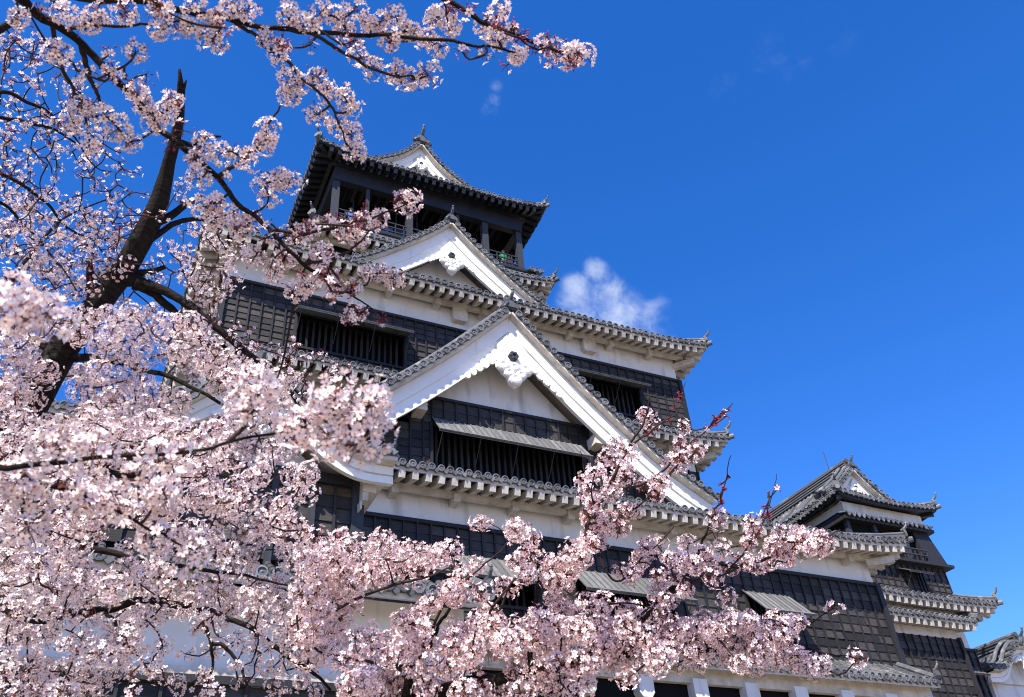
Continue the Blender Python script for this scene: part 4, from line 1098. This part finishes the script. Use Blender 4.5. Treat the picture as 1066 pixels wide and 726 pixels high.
# --- the nearer tree whose boughs hang in from the upper left -------------------------------
tb_base = at(-260, 500, 3.6); tb_base[2] = GZ
TB = [(tb_base[0], tb_base[1], GZ-.1, .22), (tb_base[0]+.05, tb_base[1], .3, .17), (*at(-250, 480, 3.5), .14), (*at(-230, 250, 3.7), .12), (*at(-190, 40, 4.0), .10), (*at(-120, -70, 4.3), .08), (*at(-60, -100, 4.5), .05)]
tb = Tree('cherry_tree', 'nearest cherry tree, long boughs of pale blossom hanging in from the upper left', tuple(tb_base), TB, 'petal_white', 5)
D1, D2 = 4.3, 4.2
tb.branch([(-190, 40, 4.0, 0.0346), (-80, -40, 4.2, 0.0259), (10, -8, D1, 0.0196), (48, 22, D1, 0.0178), (83, 43, D1, 0.0162), (115, 78, D1, 0.0155), (142, 106, D1, 0.0150), (165, 132, 4.25, 0.0144), (188, 152, 4.2, 0.0138), (225, 185, 4.15, 0.0121), (252, 215, 4.1, 0.0110), (281, 240, 4.05, 0.0098), (317, 276, 4.0, 0.0081), (345, 292, 4, 0.0063), (366, 305, 4, 0.0046), (388, 322, 4, 0.0029)])
tb.branch([(-120, -70, 4.3, 0.0295), (-20, -30, 4.2, 0.0201), (80, -2, D2, 0.0153), (140, 1, D2, 0.0142), (200, 12, D2, 0.0130), (252, 25, D2, 0.0118), (300, 32, 4.15, 0.0112), (345, 36, 4.1, 0.0100), (389, 38, 4.1, 0.0089), (453, 40, 4.05, 0.0077), (504, 48, 4, 0.0059), (536, 54, 4, 0.0035)])
tb.branch([(-60, -100, 4.5, 0.0340), (200, -60, 4.3, 0.0221), (400, -30, 4.2, 0.0136), (466, 0, 4.1, 0.0110), (504, 22, 4.05, 0.0102), (539, 38, 4, 0.0085), (565, 50, 4, 0.0068), (587, 57, 4, 0.0051), (603, 58, 4, 0.0034)])
tb.branch([(310, 33, 4.15, 0.0090), (329, 38, 4.1, 0.0083), (361, 57, 4.1, 0.0075), (396, 75, 4.1, 0.0060), (430, 80, 4.1, 0.0037)])
tb.branch([(245, 24, D2, 0.0097), (259, 31, 4.2, 0.0090), (279, 50, 4.2, 0.0090), (300, 66, 4.15, 0.0083), (319, 86, 4.1, 0.0075), (340, 105, 4.1, 0.0067), (352, 124, 4.1, 0.0060), (360, 150, 4.1, 0.0037)])
tb.branch([(72, 30, D1, 0.0098), (100, 28, 4.3, 0.0084), (150, 26, 4.3, 0.0070), (176, 24, 4.3, 0.0049)])
tb.branch([(55, 26, D1, 0.0104), (60, 60, 4.35, 0.0091), (72, 85, 4.4, 0.0078), (84, 104, 4.45, 0.0065), (100, 120, 4.5, 0.0039)])
tb.branch([(82, 44, D1, 0.0126), (88, 64, 4.35, 0.0119), (95, 84, 4.4, 0.0105), (107, 113, 4.45, 0.0056)])
tb.branch([(225, 185, 4.15, .011), (262, 158, 4.2, .009), (281, 128, 4.2, .006), (292, 108, 4.2, .004)])
tb.branch([(281, 240, 4.05, .009), (320, 243, 4.0, .008), (352, 236, 3.95, .007), (392, 226, 3.9, .005), (425, 212, 3.9, .003)])
tb.branch([(317, 276, 4.0, .008), (350, 268, 3.95, .007), (372, 255, 3.9, .005), (385, 240, 3.9, .003)])
tb.branch([(-250, 480, 3.5, 0.0294), (-120, 500, 3.0, 0.0189), (-30, 492, 2.7, 0.0109), (30, 484, 2.6, 0.0076), (100, 480, 2.6, 0.0063), (192, 471, 2.55, 0.0050), (225, 464, 2.5, 0.0046), (251, 458, 2.5, 0.0042), (311, 445, 2.45, 0.0034), (352, 436, 2.4, 0.0021)])
tb.branch([(-120, 500, 3.0, 0.0150), (-40, 475, 2.9, 0.0100), (20, 492, 2.9, 0.0070), (70, 510, 2.9, 0.0060), (125, 535, 2.9, 0.0050), (175, 560, 2.9, 0.0035), (200, 575, 2.9, 0.0020)])
tb.branch([(-230, 300, 3.6, 0.0250), (-100, 320, 2.8, 0.0150), (-20, 345, 2.4, 0.0070), (20, 338, 2.35, 0.0040), (48, 325, 2.3, 0.0020)])
tb.branch([(240, 461, 2.5, .007), (255, 440, 2.5, .005), (270, 412, 2.5, .003)])
S = []; rB = tb.rng
S += sample_region(rB, [(236, 380), (300, 392), (300, 425), (240, 430)], 14, 4.4, 5.2, .06, 26, 2, 1, mind=9)
near = dict(nb=1.2, nl=.5, r=.052, nf=30)
for x, y, p, d, dn in [(18, 322, 30, 2.3, 1), (46, 330, 20, 2.3, 1), (271, 405, 22, 2.5, 1), (262, 425, 18, 2.5, .8), (345, 430, 24, 2.4, 1), (376, 430, 22, 2.4, 1), (368, 450, 18, 2.4, 1), (388, 420, 13, 2.4, .8), (388, 446, 15, 2.4, 1), (372, 463, 13, 2.4, 1), (345, 457, 16, 2.4, .9), (350, 415, 14, 2.4, .8), (305, 442, 20, 2.45, .7), (325, 445, 14, 2.45, .7),
                       (20, 505, 24, 2.9, .9), (60, 500, 18, 2.9, .9), (92, 525, 22, 2.9, 1), (130, 530, 22, 2.9, 1), (160, 555, 20, 2.9, 1), (170, 515, 24, 2.9, 1), (140, 500, 20, 2.7, .8), (195, 575, 16, 2.9, .8), (30, 545, 20, 2.9, .7), (100, 470, 18, 2.6, .7), (170, 478, 14, 2.55, .6), (55, 470, 18, 2.6, .8)]:
    S += blob(rB, x, y, p, d, dens=dn, **near)
for x, y, p, n_ in [(142, 53, 14, 1), (75, 128, 12, 1), (92, 150, 17, 1), (108, 120, 17, 1), (125, 130, 16, 1), (135, 148, 12, 1), (85, 115, 14, 1), (60, 55, 10, 1), (20, 20, 12, 1), (66, 14, 12, 1), (105, 14, 12, 1), (92, 24, 9, 1), (130, 12, 9, 1),
                    (165, 32, 10, 1), (180, 22, 11, 1), (197, 30, 10, 1), (215, 38, 10, 1), (228, 44, 8, 1), (165, 6, 8, 1), (205, 8, 9, 1), (240, 8, 10, 1), (225, 20, 9, 1), (258, 12, 11, 1), (275, 40, 13, 1), (290, 55, 8, 1), (300, 14, 12, 1), (318, 24, 11, 1), (335, 12, 9, 1), (350, 18, 10, 1), (370, 10, 9, 1), (385, 26, 10, 1), (360, 30, 9, 1),
                    (395, 22, 12, 1), (412, 18, 13, 1), (420, 32, 10, 1), (405, 45, 11, 1), (430, 34, 11, 1), (446, 40, 9, 1), (452, 18, 9, 1), (465, 14, 10, 1), (470, 28, 9, 1), (457, 50, 9, 1), (505, 28, 10, 1), (520, 12, 8, 1), (518, 40, 9, 1), (538, 58, 7, 1), (575, 55, 8, 1), (590, 60, 9, 1), (598, 56, 8, 1), (608, 56, 5, 1),
                    (375, 60, 11, 1), (388, 72, 10, 1), (412, 78, 12, 1), (428, 82, 11, 1), (446, 78, 6, 1),
                    (310, 88, 10, 1), (330, 82, 12, 1), (340, 95, 9, 1), (300, 100, 9, 1), (330, 120, 9, 1), (358, 100, 10, 1), (365, 112, 9, 1), (352, 132, 11, 1), (366, 140, 11, 1), (370, 158, 9, 1), (302, 82, 8, 1),
                    (180, 105, 10, 1), (172, 118, 10, 1), (160, 128, 9, 1), (150, 110, 9, 1), (142, 96, 8, 1), (215, 152, 15, 1), (230, 160, 9, 1), (205, 165, 11, 1), (207, 186, 11, 1), (278, 136, 8, 1), (275, 150, 6, 1), (255, 165, 7, 1),
                    (275, 192, 12, 1), (290, 185, 13, 1), (302, 190, 8, 1), (280, 205, 10, 1), (225, 210, 13, 1), (238, 225, 13, 1), (222, 228, 12, 1), (250, 240, 10, 1), (262, 230, 10, 1), (210, 215, 9, 1),
                    (297, 268, 12, 1), (320, 240, 8, 1), (366, 242, 11, 1), (380, 232, 10, 1), (372, 250, 11, 1), (395, 228, 8, 1), (424, 214, 6, 1), (428, 208, 4, 1), (355, 240, 8, 1), (398, 284, 11, 1), (410, 290, 8, 1), (385, 285, 9, 1), (308, 303, 11, 1), (320, 296, 8, 1), (335, 286, 9, 1), (350, 300, 9, 1), (370, 326, 7, 1), (335, 262, 9, 1), (300, 245, 8, 1), (265, 268, 9, 1), (285, 285, 8, 1)]:
    S += blob(rB, x, y, p*.84, 4.15, nb=8, nl=2, r=.044, nf=21)
S += along(rB, [(20, 5, D1), (142, 106, D1), (281, 240, 4.05), (388, 322, 4)], 26, 9, .035, 3, 7, 1.5)
S += along(rB, [(140, 0, D2), (300, 32, 4.15), (453, 40, 4.05), (536, 54, 4)], 26, 9, .035, 4, 8, 1.5)
S += along(rB, [(470, 2, 4.1), (539, 38, 4), (603, 58, 4)], 22, 6, .03, 2, 12, 2)
S += along(rB, [(60, 60, 4.4), (107, 113, 4.45)], 8, 18, .04, 4, 8, 1)
S += along(rB, [(281, 240, 4.05), (352, 236, 3.95), (425, 212, 3.9)], 14, 8, .03, 3, 8, 4)
S += along(rB, [(317, 276, 4.0), (345, 292, 4), (388, 322, 4)], 14, 14, .03, 4, 9, 4)
tb.clumps(S)
n2 = tb.finish()

# --- the pinker tree rising from below at centre and right ------------------------------------
tc_base = at(400, 800, 5.6); tc_base[2] = GZ
TC = [(tc_base[0]-.1, tc_base[1]-.1, GZ-.1, .20), (tc_base[0], tc_base[1], -.4, .15), (*at(395, 830, 5.5), .12), (*at(418, 760, 5.5), .09), (*at(440, 728, 5.5), .06)]
tcr = Tree('cherry_tree', 'pinker cherry tree with crimson buds, branches rising from below before the keep', tuple(tc_base), TC, 'petal_pink', 9)
tcr.branch([(425, 745, 5.5, .07), (440, 727, 5.5, .045), (474, 716, 5.4, .04), (496, 711, 5.4, .038), (538, 703, 5.4, .033), (568, 697, 5.5, .03), (600, 690, 5.5, .027), (640, 682, 5.6, .023), (700, 678, 5.7, .018), (760, 676, 5.8, .013), (820, 672, 5.9, .008), (862, 680, 5.9, .005), (892, 686, 5.9, .003)])
tcr.branch([(550, 701, 5.4, .018), (552, 670, 5.4, .016), (554, 656, 5.4, .015), (559, 617, 5.4, .014), (562, 590, 5.4, .011), (556, 565, 5.4, .008), (520, 552, 5.4, .004)])
tcr.branch([(559, 610, 5.4, .012), (585, 585, 5.4, .014), (608, 561, 5.4, .014), (613, 545, 5.4, .013), (620, 534, 5.4, .012), (631, 515, 5.4, .011), (638, 499, 5.4, .010), (655, 465, 5.4, .008), (670, 440, 5.4, .006), (678, 410, 5.4, .003)])
tcr.branch([(640, 682, 5.6, 0.0144), (665, 650, 5.6, 0.0136), (694, 618, 5.6, 0.0128), (716, 598, 5.6, 0.0112), (727, 574, 5.6, 0.0088), (738, 545, 5.6, 0.0064), (750, 520, 5.6, 0.0040), (762, 474, 5.6, 0.0024)])
tcr.branch([(675, 640, 5.6, .014), (694, 620, 5.6, .014), (723, 606, 5.6, .013), (754, 596, 5.6, .012), (793, 582, 5.6, .010), (844, 567, 5.6, .007), (875, 552, 5.6, .003)])
tcr.branch([(760, 594, 5.6, 0.0064), (785, 560, 5.6, 0.0048), (800, 530, 5.6, 0.0032), (808, 494, 5.6, 0.0020)])
tcr.branch([(631, 515, 5.4, .009), (665, 505, 5.4, .008), (690, 490, 5.4, .007), (712, 468, 5.4, .005), (738, 445, 5.4, .004), (762, 420, 5.4, .0025)])
tcr.branch([(655, 465, 5.4, .006), (690, 440, 5.4, .005), (706, 425, 5.4, .003), (713, 398, 5.4, .002)])
tcr.branch([(425, 745, 5.5, .05), (425, 700, 5.4, .02), (432, 690, 5.4, .018), (447, 675, 5.4, .014), (455, 655, 5.4, .011), (470, 630, 5.4, .009), (490, 600, 5.4, .006)])
tcr.branch([(430, 700, 5.4, .013), (415, 697, 5.4, .010), (400, 680, 5.4, .007), (370, 655, 5.4, .004)])
tcr.branch([(340, 640, 5.3, .008), (400, 612, 5.3, .009), (440, 603, 5.3, .007), (470, 590, 5.3, .004)][::-1]+[])
tcr.branch([(500, 711, 5.4, .014), (487, 690, 5.4, .011), (490, 665, 5.4, .009), (515, 640, 5.4, .006), (530, 610, 5.4, .004)])
tcr.branch([(620, 686, 5.6, .016), (660, 668, 5.7, .014), (700, 655, 5.8, .012), (750, 650, 5.8, .010), (800, 645, 5.8, .008), (830, 655, 5.8, .005), (868, 633, 5.8, .003)])
tcr.branch([(430, 695, 5.4, 0.0096), (380, 690, 5.2, 0.0084), (340, 680, 5.2, 0.0072), (310, 650, 5.2, 0.0060), (330, 600, 5.2, 0.0042), (370, 570, 5.2, 0.0024)])
for pl in ([(447, 675, 5.4, .010), (460, 630, 5.3, .008), (500, 592, 5.3, .006), (530, 562, 5.3, .004), (508, 542, 5.3, .0025)], [(490, 668, 5.4, .009), (525, 615, 5.3, .007), (552, 585, 5.3, .005), (545, 552, 5.3, .0025)],
           [(622, 532, 5.4, .007), (612, 505, 5.4, .005), (604, 468, 5.4, .0025)], [(615, 545, 5.4, .008), (645, 540, 5.4, .006), (700, 492, 5.4, .004), (716, 462, 5.4, .0025)], [(600, 690, 5.5, .010), (640, 660, 5.6, .009), (676, 632, 5.6, .007)],
           [(613, 560, 5.4, .007), (640, 605, 5.4, .006), (665, 585, 5.5, .005), (702, 548, 5.5, .0025)], [(556, 645, 5.4, .008), (600, 635, 5.5, .006), (650, 628, 5.6, .005), (702, 640, 5.7, .003)]):
    tcr.branch(pl)
S = []; rC = tcr.rng
S += sample_region(rC, [(330, 560), (400, 565), (470, 575), (500, 590), (480, 610), (360, 606), (320, 600)], 34, 5.0, 5.7, .066, 36, 4, 1.5, mind=11, gap=(GAP_C, .33))
S += sample_region(rC, [(310, 600), (370, 606), (380, 660), (470, 660), (500, 640), (520, 726), (310, 726)], 62, 5.0, 5.7, .068, 42, 3, 1, excl=(E3,), mind=11, gap=(GAP_C, .25))
S += sample_region(rC, [(480, 640), (560, 645), (640, 650), (700, 665), (690, 700), (600, 722), (500, 726)], 54, 5.1, 5.8, .068, 42, 3, 1.2, mind=11, gap=(GAP_C, .22))
S += sample_region(rC, [(690, 655), (760, 645), (820, 655), (848, 672), (872, 690), (830, 696), (770, 692), (690, 692)], 36, 5.5, 5.9, .062, 38, 3, 1, mind=10, gap=(GAP_C, .25))
SPRAYS = [  # polyline (x, y, distance), clumps, spread, radius, flowers, buds, leaves
    ([(425, 655, 5.3), (460, 625, 5.3), (500, 590, 5.3), (530, 560, 5.3), (508, 542, 5.3)], 17, 9, 0.056, 30, 9, 2),
    ([(470, 690, 5.3), (500, 650, 5.3), (525, 615, 5.3), (552, 585, 5.3), (545, 552, 5.3)], 20, 10, 0.058, 32, 7, 2),
    ([(540, 690, 5.4), (558, 640, 5.4), (575, 605, 5.4), (600, 575, 5.4)], 15, 9, 0.060, 34, 6, 2),
    ([(590, 590, 5.4), (610, 560, 5.4), (622, 532, 5.4), (640, 500, 5.4), (658, 465, 5.4), (676, 432, 5.4)], 22, 9, 0.050, 21, 21, 6),
    ([(625, 530, 5.4), (612, 505, 5.4), (606, 480, 5.4), (604, 470, 5.4)], 6, 7, 0.048, 23, 7, 2),
    ([(625, 560, 5.4), (645, 540, 5.4), (668, 525, 5.4), (700, 492, 5.4), (715, 465, 5.4)], 15, 8, 0.047, 17, 24, 7),
    ([(600, 690, 5.5), (640, 660, 5.6), (676, 630, 5.6), (700, 610, 5.6), (727, 575, 5.6), (742, 545, 5.6)], 21, 10, 0.054, 27, 12, 3),
    ([(650, 645, 5.6), (690, 620, 5.6), (723, 604, 5.6), (760, 592, 5.6), (800, 578, 5.6), (845, 565, 5.6), (872, 552, 5.6)], 31, 9, 0.052, 25, 13, 4),
    ([(760, 592, 5.6), (780, 565, 5.6), (796, 540, 5.6)], 5, 7, 0.043, 13, 18, 4),
    ([(640, 605, 5.4), (665, 585, 5.5), (690, 565, 5.5), (700, 550, 5.5)], 9, 8, 0.050, 23, 12, 3),
    ([(640, 682, 5.6), (690, 655, 5.7), (740, 645, 5.8), (790, 640, 5.8), (835, 655, 5.8)], 25, 9, 0.058, 32, 6, 2),
    ([(560, 650, 5.4), (600, 635, 5.5), (650, 628, 5.6), (700, 640, 5.7)], 15, 8, 0.058, 32, 6, 2),
]
for pl, n_, sp, r_, nf_, nb_, nl_ in SPRAYS: S += along(rC, pl, n_, sp, r_, nf_, nb_, nl_)
for x, y, p in [(868, 633, 6), (893, 686, 8), (700, 600, 8), (670, 432, 8), (678, 442, 7), (712, 445, 6), (735, 572, 8), (640, 484, 8), (618, 490, 8), (606, 500, 7)]: S += blob(rC, x, y, p, 5.6, 4, 2, .045, 14)
S += along(rC, [(655, 465, 5.4), (690, 440, 5.4), (713, 398, 5.4)], 9, 3, .016, 0, 9, 3, .3)
S += along(rC, [(712, 468, 5.4), (738, 445, 5.4), (762, 420, 5.4)], 12, 3, .016, 1, 9, 2)
S += along(rC, [(738, 545, 5.6), (750, 520, 5.6), (762, 474, 5.6)], 9, 2, .012, 0, 7, 1)
S += along(rC, [(785, 560, 5.6), (800, 530, 5.6), (808, 494, 5.6)], 9, 3, .014, 1, 8, 1)
S += along(rC, [(793, 582, 5.6), (844, 567, 5.6), (875, 552, 5.6)], 12, 6, .03, 4, 10, 4)
tcr.clumps(S)
n3 = tcr.finish()
print('flowers', n1, n2, n3)
